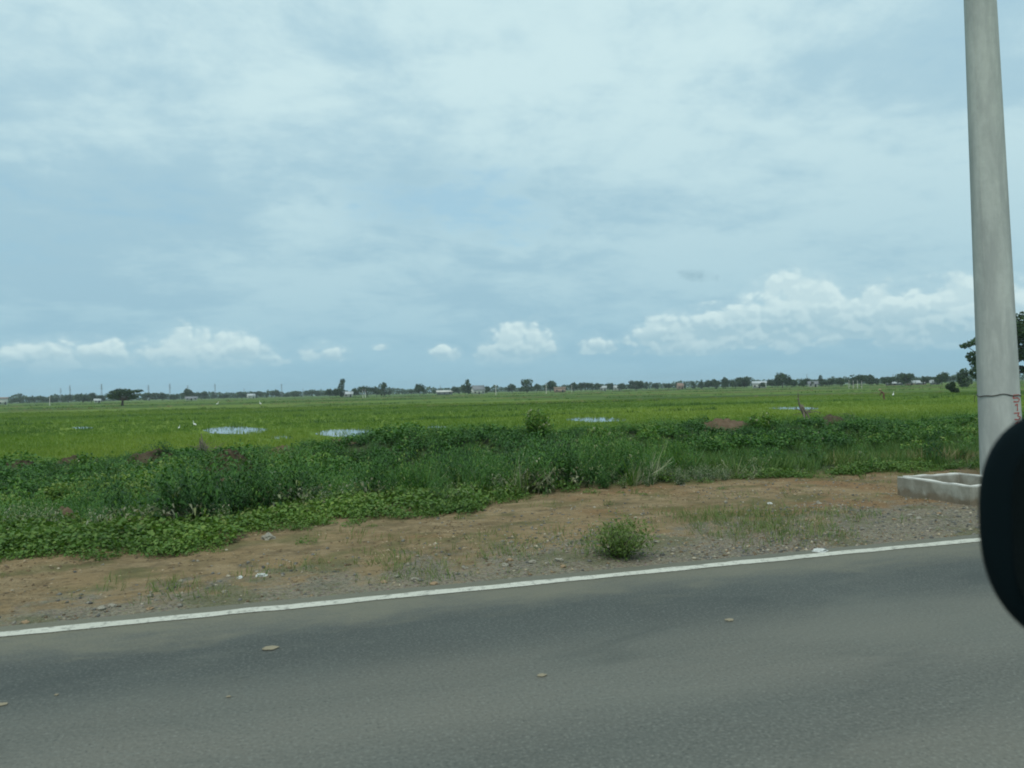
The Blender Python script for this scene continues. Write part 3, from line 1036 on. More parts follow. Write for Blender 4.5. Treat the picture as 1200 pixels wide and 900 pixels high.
# --- plants over the ditch and the bank behind ------------------------------------------------
bank = [proto_creep(r, 0.40, 0.36, 130, 0.085) for _ in range(4)] + [proto_herb(r, 0.46, 7, 15, 0.105, 0.36, 0.5, 0.6) for _ in range(4)]
x, y = rand_pts(r, 16000, -12, 45, 12, 28.5)
dd = y - edge_y(x)
right = sstep(x, 6.0, 9.5)
dens = sstep(dd, 2.6, 4.2) * (1 - sstep(y, 27.0, 28.5)) * 0.40
dens = np.where((y < 19.5), dens * (1 - 0.95 * right), dens)
keep = (r.random(len(x)) < dens) & (~mound_near(x, y) | (r.random(len(x)) < 0.22))
P = with_z(x[keep], y[keep])
P = P[in_view(P)]
cl = fbm(P[:, 0], P[:, 1], 0.4, 3)
sc = (0.55 + 0.9 * cl) * r.uniform(0.8, 1.2, len(P)) * (1 - 0.25 * sstep(P[:, 1], 24, 28))
yel = 0.75 * np.exp(-((P[:, 0] + 3.8) / 2.2) ** 2 - ((P[:, 1] - 19) / 4.0) ** 2)
off = 0.9 * (fbm(P[:, 0] + 80, P[:, 1], 0.45, 3) - 0.52) + yel * 0.5
Q, T = scatter(bank, P, sc, off - 0.08, r)
T = np.clip(T, 0, 0.86)
stuff('bank_weeds', Q, T, M['weed'], 'leafy green weeds covering the spoil bank before the rice fields', 'weeds')

# --- grass: strip on the right, tufts everywhere ----------------------------------------------
gr = [proto_grass(r, 0.30, 24, 0.15, 0.014) for _ in range(5)]
x, y = rand_pts(r, 34000, -10, 42, 9, 28)
dd = y - edge_y(x)
right = sstep(x, 5.6, 8.2)
dens = right * sstep(dd, 0.05, 0.5) * (1 - 0.8 * sstep(y, 19.5, 21.5)) + (1 - right) * (0.10 * sstep(dd, -0.1, 0.3) + 0.05 * sstep(dd, 1, 3)) + 0.10 * np.exp(-np.abs(dd) / 0.35)
keep = (r.random(len(x)) < dens * 0.75) & ~mound_near(x, y)
x, y, dd = x[keep], y[keep], dd[keep]
P = with_z(x, y)
k = in_view(P)
P, dd = P[k], dd[k]
sc = r.uniform(0.55, 1.2, len(P)) * (0.45 + 0.6 * sstep(dd, 0, 1.6))
dry = 0.75 * sstep(fbm(P[:, 0], P[:, 1], 0.8, 3), 0.50, 0.66) * (1 - sstep(dd, 0.9, 2.6))
Q, T = scatter(gr, P, sc, dry + 0.25 * (fbm(P[:, 0], P[:, 1], 0.3, 2) - 0.5), r, 0.25)
stuff('verge_grass', Q, T, M['grass'], 'rough green grass strip behind the dirt verge', 'grass')

# --- thin seedlings on the dirt ----------------------------------------------------------------
sg = [proto_grass(r, 0.08, 9, 0.08, 0.004) for _ in range(4)]
x, y = rand_pts(r, 26000, -5.5, 12, LINE_Y + 0.4, 11)
patch_px = [(870, 605, 0.75), (915, 620, 0.55), (330, 662, 0.35), (465, 655, 0.45), (620, 628, 0.45), (590, 645, 0.35), (180, 683, 0.3), (500, 672, 0.3), (230, 690, .25), (830, 598, .3), (680, 640, .3), (990, 600, .4)]
dens = 0.03 * sstep(fbm(x, y, 1.2, 3), 0.45, 0.65)
for (px, py, w) in patch_px:
    g = ground(px, py)
    dens = dens + (0.6 if px > 860 and px < 920 else 0.32) * np.exp(-((x - g.x) / w) ** 2 - ((y - g.y) / (w * 0.9)) ** 2)
keep = (y < edge_y(x) + 0.1) & (r.random(len(x)) < dens)
P = with_z(x[keep], y[keep], -0.005)
Q, T = scatter(sg, P, r.uniform(0.5, 1.7, len(P)), r.uniform(0.05, 0.5, len(P)), r, 0.3)
stuff('sparse_grass', Q, T, M['grass'], 'thin short grass sprouting on the bare dirt', 'grass')

# --- rice ----------------------------------------------------------------------------------------
rt = [proto_grass(r, 0.22, 6, 0.16, 0.026) for _ in range(6)]
n = 92000
depth = 26 + (150 - 26) * r.random(n) ** 1.55
u = r.uniform(-0.80, 0.80, n)
fwd, rgt = np.array([math.sin(YAW), math.cos(YAW)]), np.array([math.cos(YAW), -math.sin(YAW)])
xy = depth[:, None] * fwd + (depth * u)[:, None] * rgt
P = np.concatenate([xy, np.full((n, 1), FIELD_Z - 0.01)], 1)
pm = np.maximum(pool_mask(P), pool_mask(P + np.array([2.2 * math.sin(YAW), 2.2 * math.cos(YAW), 0])))
keep = (P[:, 1] > 28.8 + 1.0 * fbm(P[:, 0], P[:, 1], 0.5, 2)) & ((pm < 0.0) | (r.random(n) < 0.10) | ((pm < 0.25) & (r.random(n) < 0.35)))
# tracks where the rice stands thin
P = P[keep]
sc = r.uniform(0.7, 1.15, len(P)) * (0.75 + 0.5 * fbm(P[:, 0], P[:, 1], 0.06, 3)) * (1 + P[:, 1] / 300)
off = 1.5 * (fbm(P[:, 0] * 0.5, P[:, 1], 0.06, 3) - 0.48) + 0.3 * (fbm(P[:, 0], P[:, 1], 0.5, 2) - 0.5)
Q, T = scatter(rt, P, sc, off, r, 0.1)
stuff('young_rice', Q, T, M['rice'], 'young bright green rice standing in the fields', 'rice')

# --- field bunds: long low grassy dykes between the parcels --------------------------------------
bd = [proto_grass(r, 0.42, 16, 0.5, 0.07) for _ in range(3)]
Pb, Tb = [], []
for (yo, x0, x1, sl) in [(64, -30, 40, 0.03), (84, -45, 110, -0.02), (112, -60, 60, 0.05), (126, 20, 160, -0.03), (165, -90, 200, 0.02), (215, -120, 260, -0.03), (280, -150, 350, 0.02), (370, -200, 450, -0.02), (470, -250, 600, 0.01)]:
    xx = np.arange(x0, x1, 0.35 if yo < 120 else 0.8)
    xx = xx[r.random(len(xx)) < 0.25 + 0.75 * sstep(fbm(xx, xx * 0 + yo, 0.06, 2), 0.42, 0.6)]
    Tb.append(np.full(len(xx), 0.55 if yo in (126, 215, 370) else -0.2) + r.uniform(-0.1, 0.15, len(xx)))
    Pb.append(np.stack([xx, yo + sl * xx + r.normal(size=len(xx)) * 0.35, np.full(len(xx), FIELD_Z)], 1))
P = np.concatenate(Pb)
Q, T = scatter(bd, P, r.uniform(0.4, 1.0, len(P)) * (1 + P[:, 1] / 300), np.concatenate(Tb), r)
stuff('bund_grass', Q, T, M['grass'], 'dark grassy dykes dividing the rice fields', 'grass')

# --- gravel on the shoulder ----------------------------------------------------------------------
OCT = np.array([(1, 0, 0), (0, 1, 0), (-1, 0, 0), (0, -1, 0), (0, 0, 1), (0, 0, -1)], float)
OF = np.array([(0, 1, 4), (1, 2, 4), (2, 3, 4), (3, 0, 4), (1, 0, 5), (2, 1, 5), (3, 2, 5), (0, 3, 5)])


def stones(P, size, r):
    n = len(P)
    v = OCT[None] * (size[:, None, None] * r.uniform(0.55, 1.2, (n, 6, 1)))
    v[..., 2] *= 0.6
    v += 0.15 * size[:, None, None] * r.normal(size=(n, 6, 3))
    a = r.random(n) * 6.283
    c, s = np.cos(a)[:, None], np.sin(a)[:, None]
    x, y = v[..., 0] * c - v[..., 1] * s, v[..., 0] * s + v[..., 1] * c
    v = np.stack([x, y, v[..., 2]], -1) + P[:, None, :]
    f = (OF[None] + (np.arange(n) * 6)[:, None, None]).reshape(-1, 3)
    return v.reshape(-1, 3), f


n = 46000
x, y = rand_pts(r, n, -5.5, 11.5, LINE_Y + 0.14, 11)
wid = np.interp(x, [-4, 9], [6.75, 8.15])
nn = fbm(x, y, 1.0, 4)
dens = 0.16 + 0.84 * (1 - sstep(y - wid - 2.4 * (nn - 0.5), -0.4, 0.9))
dens *= 0.12 + 0.88 * sstep(fbm(x, y, 0.8, 3) + 0.18 * sstep(x, -1, 6), 0.48, 0.66)
keep = (y < edge_y(x) - 0.05) & (r.random(n) < dens)
P = with_z(x[keep], y[keep], 0.0)
size = 0.006 + 0.022 * r.random(len(P)) ** 3.0
P[:, 2] += size * 0.1
v, f = stones(P, size, r)
gm = np_mesh('gravel', v, f, np.repeat(r.random(len(P)), 8))
GM, t, bs = new_mat('gravel_stone')
a = t.node('ShaderNodeAttribute', attribute_name='tint').outputs['Fac']
t.put(bs.inputs['Base Color'], t.ramp(a, [(0.0, (0.075, 0.075, 0.068)), (0.55, (0.16, 0.155, 0.135)), (0.85, (0.27, 0.245, 0.19)), (1.0, (0.42, 0.36, 0.26))]))
bs.inputs['Roughness'].default_value = 0.85
tag(link('gravel', gm, GM), 'grey crushed stone strewn along the edge of the asphalt', 'gravel', kind='stuff')


n = 30000
x, y = rand_pts(r, n, -5.5, 11.5, LINE_Y + 0.3, 11)
dens = 0.15 + 0.85 * sstep(fbm(x + 30, y, 1.3, 4), 0.42, 0.62)
keep = (y < edge_y(x) + 0.1) & (r.random(n) < dens)
P = with_z(x[keep], y[keep], 0.0)
size = 0.005 + 0.020 * r.random(len(P)) ** 3.2
v, f = stones(P, size, r)
cm_ = np_mesh('soil_crumbs', v, f, np.repeat(r.random(len(P)), 8))
CM, t, bs = new_mat('soil_crumb')
a = t.node('ShaderNodeAttribute', attribute_name='tint').outputs['Fac']
t.put(bs.inputs['Base Color'], t.ramp(a, [(0.0, (0.085, 0.06, 0.035)), (0.5, (0.17, 0.115, 0.06)), (0.85, (0.29, 0.21, 0.115)), (1.0, (0.40, 0.33, 0.22))]))
bs.inputs['Roughness'].default_value = 0.95
tag(link('soil_crumbs', cm_, CM), 'brown crumbs of soil scattered over the bare dirt verge', 'soil', kind='stuff')


# larger stones one can pick out
def stone_mesh(seed, flat=0.5):
    bm = bmesh.new()
    bmesh.ops.create_icosphere(bm, subdivisions=2, radius=1.0)
    rs = random.Random(seed)
    o3 = Vector((rs.random() * 9, rs.random() * 9, rs.random() * 9))
    for vv in bm.verts:
        k = 0.75 + 0.55 * mnoise.noise(vv.co * 1.1 + o3) + 0.15 * mnoise.noise(vv.co * 3 + o3)
        vv.co *= k
        vv.co.z *= flat
    me = bpy.data.meshes.new('stone')
    bm.to_mesh(me)
    bm.free()
    return me


sm_pale, sm_tan = [stone_mesh(s) for s in range(4)], [stone_mesh(s + 20) for s in range(4)]
for mm in sm_pale: mm.materials.append(M['stone'])
for mm in sm_tan: mm.materials.append(M['tanstone'])
big_px = [(450, 678, 0.05), (465, 672, .05), (487, 676, .06), (508, 680, .05), (545, 661, .05), (592, 659, .06), (598, 653, .05), (625, 656, .06), (655, 655, .07), (660, 662, .05),
          (118, 709, .06), (132, 706, .05), (176, 709, .04), (290, 704, .05), (770, 632, .05), (772, 608, .04), (960, 588, .05), (982, 597, .04), (1048, 605, .04), (1066, 601, .05),
          (1076, 604, .05), (1101, 600, .05), (1120, 597, .04), (850, 586, .04), (30, 724, .04), (262, 690, .04), (845, 628, .04), (930, 612, .04), (1010, 617, .045), (1090, 616, .04)]
for k, (px, py, s) in enumerate(big_px):
    tanq = k % 3 == 0
    g = ground(px, py)
    o = bpy.data.objects.new('stone', (sm_tan if tanq else sm_pale)[k % 4])
    COL.objects.link(o)
    o.location = (g.x, g.y, float(verge_z(g.x, g.y)) + s * 0.12)
    s *= 0.75
    o.scale = (s, s, s)
    o.rotation_euler = (0.2 * random.random(), 0.2 * random.random(), random.random() * 6)
    if tanq:
        tag(o, 'tan stone lying loose on the gravel shoulder', 'stone', 'tan stones on the shoulder')
    else:
        tag(o, 'pale grey stone lying loose on the gravel shoulder', 'stone', 'pale stones on the shoulder')

# ------------------------------------------------------------------ single shrubs
def shrub(name, loc, h, w, n, ll, lw, mat, label, seed, stems=9, droop=0.35, cat='shrub'):
    rr = np.random.default_rng(seed)
    root = empty(name, loc)
    mb = MB()
    B, D, L, T = [], [], [], []
    for s in range(stems):
        a = s * 2.4 + rr.random()
        sp = w * 0.5 * math.sqrt((s + 0.5) / stems)
        hh = h * (1.0 - 0.45 * ((s + 0.5) / stems) ** 1.3) * (0.85 + 0.3 * rr.random())
        pts = [Vector((0.04 * math.cos(a), 0.04 * math.sin(a), -0.03))]
        for q in (0.35, 0.7, 1.0):
            pts.append(Vector((math.cos(a) * sp * q ** 0.8 + 0.02 * rr.normal(), math.sin(a) * sp * q ** 0.8 + 0.02 * rr.normal(), hh * q ** 1.1)))
        mb.tube(pts, [0.008, 0.006, 0.004, 0.002], 5)
        for k in range(n // stems):
            f = 0.15 + 0.85 * rr.random() ** 0.8
            seg = min(int(f * 3), 2)
            p = pts[seg].lerp(pts[seg + 1], f * 3 - seg)
            spread = 0.06 + 0.10 * h * (1.1 - f)
            B.append(np.array(p[:]) + rr.normal(size=3) * np.array([spread, spread, spread * 0.6]))
            ph, el = rr.random() * 6.283, 0.1 + 0.9 * f + 0.4 * rr.normal()
            D.append((math.cos(ph) * math.cos(el), math.sin(ph) * math.cos(el), math.sin(el)))
            L.append(ll * (0.6 + 0.7 * rr.random()))
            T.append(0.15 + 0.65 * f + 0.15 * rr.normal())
    B, D, L = np.array(B), np.array(D), np.array(L)
    B[:, 2] = np.maximum(B[:, 2], 0.02)
    D[:, 2] = np.where(B[:, 2] < 0.1, np.abs(D[:, 2]), D[:, 2])
    Q = leaf_quads(B, D, L, L * lw, droop, 0.3, rr)
    mb.build('stem', M['bark'], root)
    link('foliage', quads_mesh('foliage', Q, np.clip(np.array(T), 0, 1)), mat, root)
    return tag(root, label, cat)


g = ground(727, 648)
shrub('shrub', (g.x, g.y, float(verge_z(g.x, g.y))), 0.28, 0.62, 2900, 0.05, 0.24, M['bush'], 'small bushy green shrub standing alone on the gravel shoulder', 5, 13)


def bank_pos(px, off):
    d = ray(px, 500)
    x = d.x / d.y * off
    return (x, off, float(verge_z(x, off)) - 0.03)


shrub('shrub', bank_pos(630, 22.5), 0.85, 1.0, 1100, 0.13, 0.4, M['weed'], 'upright leafy green bush sticking up above the bank', 8, 9)
shrub('shrub', bank_pos(660, 18.0), 0.75, 1.1, 1100, 0.11, 0.3, M['darkbush'], 'dark purplish rounded bush amid the green weeds', 9, 11)
shrub('shrub', bank_pos(700, 22.0), 0.5, 0.9, 600, 0.12, 0.45, M['weed'], 'low bush in front of the narrow pool', 10, 9)
shrub('shrub', bank_pos(893, 22.5), 0.6, 1.2, 800, 0.13, 0.45, M['weed'], 'leafy bush beside the reddish soil heap', 12, 9)
shrub('shrub', bank_pos(96, 24.0), 0.38, 0.8, 500, 0.11, 0.45, M['weed'], 'small green bush growing on the brown heap at the field edge', 13, 8)

# ------------------------------------------------------------------ heaps of soil
for (px, py, off, w, h, mt, lab) in MOUNDS:
    x, y = mound_xy(px, py, off)
    n = 56
    gx = np.linspace(-1, 1, n)
    X, Y = np.meshgrid(x + gx * w * 0.62, y + gx * w * 0.56)
    edge_f = np.clip((np.maximum(np.abs(gx)[None, :], np.abs(gx)[:, None]) - 0.8) * 5, 0, 1)
    b_ = mound_bump(X, Y)
    Z = verge_z(X, Y) - 0.10 + b_ + np.where(b_ > 0.02, 0.14, 0.0) - 0.3 * edge_f
    Z = Z + (0.16 * (fbm(X, Y, 7.0, 3) - 0.5) + 0.09 * (fbm(X, Y, 22.0, 2) - 0.5)) * np.clip(b_ * 8, 0, 1)
    vv = np.stack([X - x, Y - y, Z], -1).reshape(-1, 3)
    ii = np.arange(n - 1)[None, :] + np.arange(n - 1)[:, None] * n
    me = np_mesh('soil_heap', vv, np.stack([ii, ii + 1, ii + n + 1, ii + n], -1).reshape(-1, 4))
    o = link('soil_heap', me, M[mt], smooth=True)
    o.location = (x, y, 0)
    tag(o, lab, 'soil heap', 'heaps of dug soil on the bank')


# ------------------------------------------------------------------ dead branches
def branch_heap(name, loc, n, ln, label, seed, upright):
    rr = random.Random(seed)
    root = empty(name, loc)
    for k in range(n):
        a = rr.random() * 6.283
        el = (1.05 + 0.4 * rr.random()) if k < upright else 0.05 + 0.3 * rr.random()
        L = ln * (0.5 + 0.6 * rr.random())
        d = Vector((math.cos(a) * math.cos(el), math.sin(a) * math.cos(el), math.sin(el)))
        p0 = Vector((rr.uniform(-0.35, 0.35), rr.uniform(-0.25, 0.25), 0)) if k >= upright else Vector((rr.uniform(-0.12, 0.12), rr.uniform(-0.12, 0.12), -0.1))
        if k >= upright:
            p0 -= d * L * 0.5
            p0.z = 0.05 + 0.2 * rr.random()
        pts = [p0 + d * L * q + Vector((rr.gauss(0, 0.035), rr.gauss(0, 0.035), rr.gauss(0, 0.03))) * L for q in (0, 0.3, 0.6, 0.85, 1.0)]
        r0 = (0.045 if k < upright else 0.016) * (0.7 + 0.5 * rr.random())
        mb = MB()
        mb.tube(pts, [r0, r0 * 0.85, r0 * 0.65, r0 * 0.45, r0 * 0.2], 6)
        for q in range(3):
            b0 = pts[1 + q % 3]
            dv = (d + Vector((rr.gauss(0, 0.6), rr.gauss(0, 0.6), rr.gauss(0.2, 0.4)))).normalized()
            mb.tube([b0, b0 + dv * L * 0.2, b0 + dv * L * 0.38 + Vector((0, 0, 0.04 * L))], [r0 * 0.5, r0 * 0.35, r0 * 0.12], 5)
        mb.build('branch', M['deadwood'], root)
    return tag(root, label, 'dead wood')


x, y = mound_xy(945, 480, 25.2)
branch_heap('dead_stump', (x, y, float(verge_z(x, y) + mound_bump(x, y)) + 0.30), 9, 0.95, 'dead grey branching stump upright on the dark soil heap', 4, 4)
x, y = mound_xy(243, 512, 25.5)
branch_heap('brushwood', (x, y, float(verge_z(x, y)) + 0.2), 14, 0.6, 'tangle of dead brown twigs on the bank beside the bright pool', 6, 3)
x, y = mound_xy(1000, 486, 25.0)
branch_heap('brushwood', (x, y, float(verge_z(x, y)) + 0.15), 9, 0.9, 'low dead brushwood lying on the bank beside the stump', 9, 0)


# ------------------------------------------------------------------ concrete utility pole with its wire and number
def build_pole():
    depth = 11.2
    foot = ray(1176, 575) * depth
    loc = Vector((foot.x, foot.y, 0))
    loc.z = float(verge_z(loc.x, loc.y)) - 0.05
    top = at_depth(1148.5, 0, depth)
    mid = at_depth(1173.5, 530, depth)
    lean = (top - mid) / (top.z - mid.z)
    root = empty('utility_pole', loc)
    H = 10.5
    rb = 43.5 / FPX * depth / 2 * 1.02
    rt_ = 33.0 / FPX * depth / 2
    slope = (rb - rt_) / (top.z - mid.z)

    def axis_pt(h):
        # point of the pole's axis at height h above its foot
        p = mid + lean * (loc.z + h - mid.z)
        return Vector((p.x - loc.x, p.y - loc.y, h))

    def rad(h):
        return rb + slope * (mid.z - loc.z - h)
    hs = np.linspace(0, H, 40)
    V, F = tube([axis_pt(h) for h in hs], [rad(h) for h in hs], 40)
    link('shaft', np_mesh('shaft', V, F), M['concrete'], root, smooth=True)
    # raised casting seam, left of the middle as seen from the road
    view = Vector((-loc.x, -loc.y, 0)).normalized()
    side = Vector((view.y, -view.x, 0)) * -1.0     # to the right as seen from the road
    if side.dot(CAMROT @ Vector((1, 0, 0))) < 0:
        side = -side

    def on(h, ang, lift):
        """point on the skin: ang from the side facing the camera, positive to the right"""
        dv = view * math.cos(ang) + side * math.sin(ang)
        return axis_pt(h) + dv * (rad(h) + lift)
    hh = np.linspace(0.2, H - 0.1, 50)
    v, f = [], []
    for k, h in enumerate(hh):
        for s in (-1, 0, 1):
            v.append(on(h, R(-24) + s * R(1.6) + R(0.5) * math.sin(h * 3.1), 0.005 if s == 0 else -0.002)[:])
    for k in range(len(hh) - 1):
        for s in range(2):
            a = k * 3 + s
            f.append((a, a + 1, a + 4, a + 3))
    link('casting_seam', np_mesh('casting_seam', v, np.array(f)), M['concrete'], root)
    # tie wire
    zw = at_depth(1173, 463, depth).z - loc.z
    pts = []
    for k in range(49):
        an = 2 * math.pi * k / 48
        pts.append(on(zw + 0.012 * math.sin(an * 3 + 1) + 0.008 * math.sin(an * 7), an, 0.006))
    mbw = MB().tube(pts, [0.0065] * 49, 6)
    w = mbw.build('tie_wire', M['wire'], root)
    e0 = on(zw, R(-86), 0.01)
    MB().tube([e0, e0 + side * -0.025 + Vector((0, 0, -0.01)), e0 + side * -0.03 + Vector((0, 0, -0.06)), e0 + side * -0.025 + Vector((0, 0, -0.10))], [0.005, 0.005, 0.004, 0.003], 6).build('wire_end', M['wire'], w)
    # hand painted number, one figure below the other
    digits = {'5': [(1, 1), (0.1, 1), (0, 0.55), (0.6, 0.6), (1, 0.35), (0.7, 0.03), (0.0, 0.06)], '1': [(0.2, 0.8), (0.55, 1.0), (0.5, 0.0)],
              '3': [(0, 0.95), (0.8, 1.0), (0.45, 0.58), (1, 0.35), (0.6, 0.0), (0, 0.08)],
              '8': [(0.5, 0.52), (0.1, 0.8), (0.5, 1), (0.9, 0.8), (0.5, 0.52), (0.05, 0.22), (0.5, 0), (0.95, 0.22), (0.5, 0.52)]}
    for k, ch in enumerate('5138'):
        zc = at_depth(1190, 466.5 + 10.2 * k, depth).z - loc.z
        st = digits[ch]
        dense = []
        for (p, q) in zip(st[:-1], st[1:]):
            for u in np.linspace(0, 1, 5)[:-1]:
                dense.append((p[0] + (q[0] - p[0]) * u, p[1] + (q[1] - p[1]) * u))
        dense.append(st[-1])
        ang0, dang, hgt = R(40), R(27), 0.10
        v, f = [], []
        for m_, (a, b) in enumerate(dense):
            nx_ = dense[min(m_ + 1, len(dense) - 1)]
            pv = dense[max(m_ - 1, 0)]
            tx, ty = nx_[0] - pv[0], nx_[1] - pv[1]
            l = math.hypot(tx, ty) or 1
            ox, oy = -ty / l, tx / l
            wd = 0.08 + 0.02 * math.sin(m_ * 1.7 + k)
            for s in (-1, 1):
                A = a + s * ox * wd
                Bv = b + s * oy * wd
                v.append(on(zc + (Bv - 0.5) * hgt, ang0 + dang * A, 0.0035)[:])
        for m_ in range(len(dense) - 1):
            f.append((2 * m_, 2 * m_ + 1, 2 * m_ + 3, 2 * m_ + 2))
        link('painted_digit', np_mesh('painted_digit', v, np.array(f)), M['redpaint'], root)
    tag(root, 'tall grey concrete utility pole with tie wire and red painted number', 'pole')


build_pole()


# ------------------------------------------------------------------ open concrete box in the verge
def soiled_box_mat():
    m = M['boxconcrete']
    t = NT(m.node_tree)
    bs = m.node_tree.nodes['Principled BSDF']
    old = bs.inputs['Base Color'].links[0].from_socket
    co = t.node('ShaderNodeTexCoord').outputs['Object']
    n = t.noise(co, 7.0, 6, 0.65)
    z = t.sep(co)[2]
    k = t.smooth(t.m('ADD', z, t.m('MULTIPLY', t.m('SUBTRACT', n, 0.5), 0.22)), 0.10, 0.02)
    t.put(bs.inputs['Base Color'], t.mix(t.m('MULTIPLY', k, 0.7), old, (0.16, 0.115, 0.068)))


soiled_box_mat()


def build_box():
    rz = -math.atan2(0.2, 0.99) * 0 + 0.0
    fwd3 = Vector((math.sin(YAW), math.cos(YAW), 0))
    rgt3 = Vector((math.cos(YAW), -math.sin(YAW), 0))
    A = rgt3 * 5.18 + fwd3 * 10.40
    B = rgt3 * 5.49 + fwd3 * 9.27
    C = rgt3 * 6.20 + fwd3 * 10.62
    root = empty('concrete_box', (B.x, B.y, 0.0))
    ey = (A - B)
    ly = ey.length
    ey.normalize()
    ex = Vector((ey.y, -ey.x, 0))
    lx_ = (C - A).dot(ex)
    root.rotation_euler = (0, 0, math.atan2(ex.y, ex.x))
    z0 = float(verge_z(B.x, B.y)) - 0.06
    T_, Hh = 0.085, 0.205

    def wall(x0, x1, y0, y1, seed):
        # a cast wall with an uneven top
        bm = bmesh.new()
        bmesh.ops.create_cube(bm, size=1.0)
        bmesh.ops.subdivide_edges(bm, edges=bm.edges[:], cuts=10, use_grid_fill=True)
        for vv in bm.verts:
            c = vv.co
            p = Vector((x0 + (c.x + 0.5) * (x1 - x0), y0 + (c.y + 0.5) * (y1 - y0), z0 + (c.z + 0.5) * (Hh - z0)))
            nz = mnoise.noise(p * 6 + Vector((seed, 0, 0)))
            if c.z > 0.49:
                p.z += 0.012 * nz + 0.006 * mnoise.noise(p * 25)
            p.x += 0.004 * mnoise.noise(p * 9 + Vector((3, seed, 0)))
            p.y += 0.004 * mnoise.noise(p * 9 + Vector((7, seed, 2)))
            vv.co = p
        me = bpy.data.meshes.new('wall')
        bm.to_mesh(me)
        bm.free()
        o = link('wall', me, M['boxconcrete'], root)
        # pale mortar skim on the top
        bm = bmesh.new()
        nx_, ny_ = (12, 3) if (x1 - x0) > (y1 - y0) else (3, 12)
        bmesh.ops.create_grid(bm, x_segments=nx_, y_segments=ny_, size=0.5)
        ret = bmesh.ops.extrude_face_region(bm, geom=bm.faces[:])
        ups = [g_ for g_ in ret['geom'] if isinstance(g_, bmesh.types.BMVert)]
        upset = set(ups)
        for vv in bm.verts:
            c = vv.co
            p = Vector((x0 + 0.003 + (c.x + 0.5) * (x1 - x0 - 0.006), y0 + 0.003 + (c.y + 0.5) * (y1 - y0 - 0.006), Hh - 0.012))
            if vv in upset:
                p.z = Hh + 0.016 + 0.012 * mnoise.noise(p * 6 + Vector((seed, 0, 0)))
            vv.co = p
        bmesh.ops.recalc_face_normals(bm, faces=bm.faces[:])
        me = bpy.data.meshes.new('mortar_top')
        bm.to_mesh(me)
        bm.free()
        link('mortar_top', me, M['boxtop'], o)
    wall(0, T_, 0, ly, 1.0)
    wall(T_ + 0.001, lx_ - T_ - 0.001, 0, T_, 2.0)
    wall(T_ + 0.001, lx_ - T_ - 0.001, ly - T_, ly, 3.0)
    wall(lx_ - T_, lx_, 0, ly, 4.0)
    tag(root, 'low square open concrete box with pale rim set in the dirt', 'concrete box')


build_box()


# ------------------------------------------------------------------ small things on the verge and the road
def crumple(name, px, py, w, d_, h, mat, label, cat, seed, z=None):
    g = ground(px, py)
    bm = bmesh.new()
    bmesh.ops.create_icosphere(bm, subdivisions=3, radius=1.0)
    o3 = Vector((seed * 3.1, seed, 0.4))
    for vv in bm.verts:
        c = vv.co.copy()
        k = 1 + 0.5 * mnoise.noise(c * 1.6 + o3) + 0.3 * mnoise.noise(c * 4 + o3)
        vv.co = Vector((c.x * k * w / 2, c.y * k * d_ / 2, max(c.z * k, -0.15) * h))
    me = bpy.data.meshes.new(name)
    bm.to_mesh(me)
    bm.free()
    o = link(name, me, mat)
    base = float(verge_z(g.x, g.y)) if g.y > LINE_Y + 0.2 else 0.0
    o.location = (g.x, g.y, (base if z is None else z) + 0.1 * h)
    o.rotation_euler = (0, 0, R(-10))
    return tag(o, label, cat)


crumple('plastic_scrap', 961, 646, 0.12, 0.09, 0.022, M['white_litter'], 'bright white crumpled scrap lying just outside the edge line', 'litter', 2)
crumple('plastic_scrap', 306, 671, 0.09, 0.07, 0.022, M['white_litter'], 'white crumpled plastic scrap on the brown dirt', 'litter', 3)
crumple('plastic_scrap', 281, 674, 0.05, 0.05, 0.015, M['white_litter'], 'tiny white scrap beside the larger crumpled plastic', 'litter', 4)
crumple('flat_stone', 314, 628, 0.13, 0.12, 0.05, M['stone'], 'flat grey stone at the edge of the creeping weeds', 'stone', 6)
crumple('plastic_scrap', 902, 588, 0.06, 0.05, 0.02, M['white_litter'], 'small white scrap lying among the grass on the dirt', 'litter', 7)


def dry_leaf(px, py, w, label, seed):
    g = ground(px, py)
    rr = random.Random(seed)
    n = 14
    V = [(0, 0, 0.006)]
    for k in range(n):
        a = 2 * math.pi * k / n
        q = 0.36 * w * (1 + 0.18 * rr.uniform(-1, 1)) * (1 - 0.25 * abs(math.sin(a)))
        V.append((math.cos(a) * q, math.sin(a) * q, 0.004 + 0.002 * rr.random()))
    F = [(0, 1 + k, 1 + (k + 1) % n) for k in range(n)]
    bm = bmesh.new()
    vs_ = [bm.verts.new(v_) for v_ in V]
    for f_ in F: bm.faces.new([vs_[i_] for i_ in f_])
    ret = bmesh.ops.extrude_face_region(bm, geom=bm.faces[:])
    for g_ in ret['geom']:
        if isinstance(g_, bmesh.types.BMVert): g_.co.z -= 0.003
    bmesh.ops.recalc_face_normals(bm, faces=bm.faces[:])
    me = bpy.data.meshes.new('dry_leaf')
    bm.to_mesh(me)
    bm.free()
    o = link('dry_leaf', me, M['dryleaf'])
    o.location = (g.x, g.y, 0.001)
    tag(o, label, 'leaf', 'dry leaves on the asphalt')


for k, (px, py, w) in enumerate([(317, 760, .13), (855, 727, .09), (635, 792, .07), (3, 826, .07), (268, 817, .035), (66, 815, .03)]):
    dry_leaf(px, py, w, 'flat tan dry leaf lying on the asphalt', k)

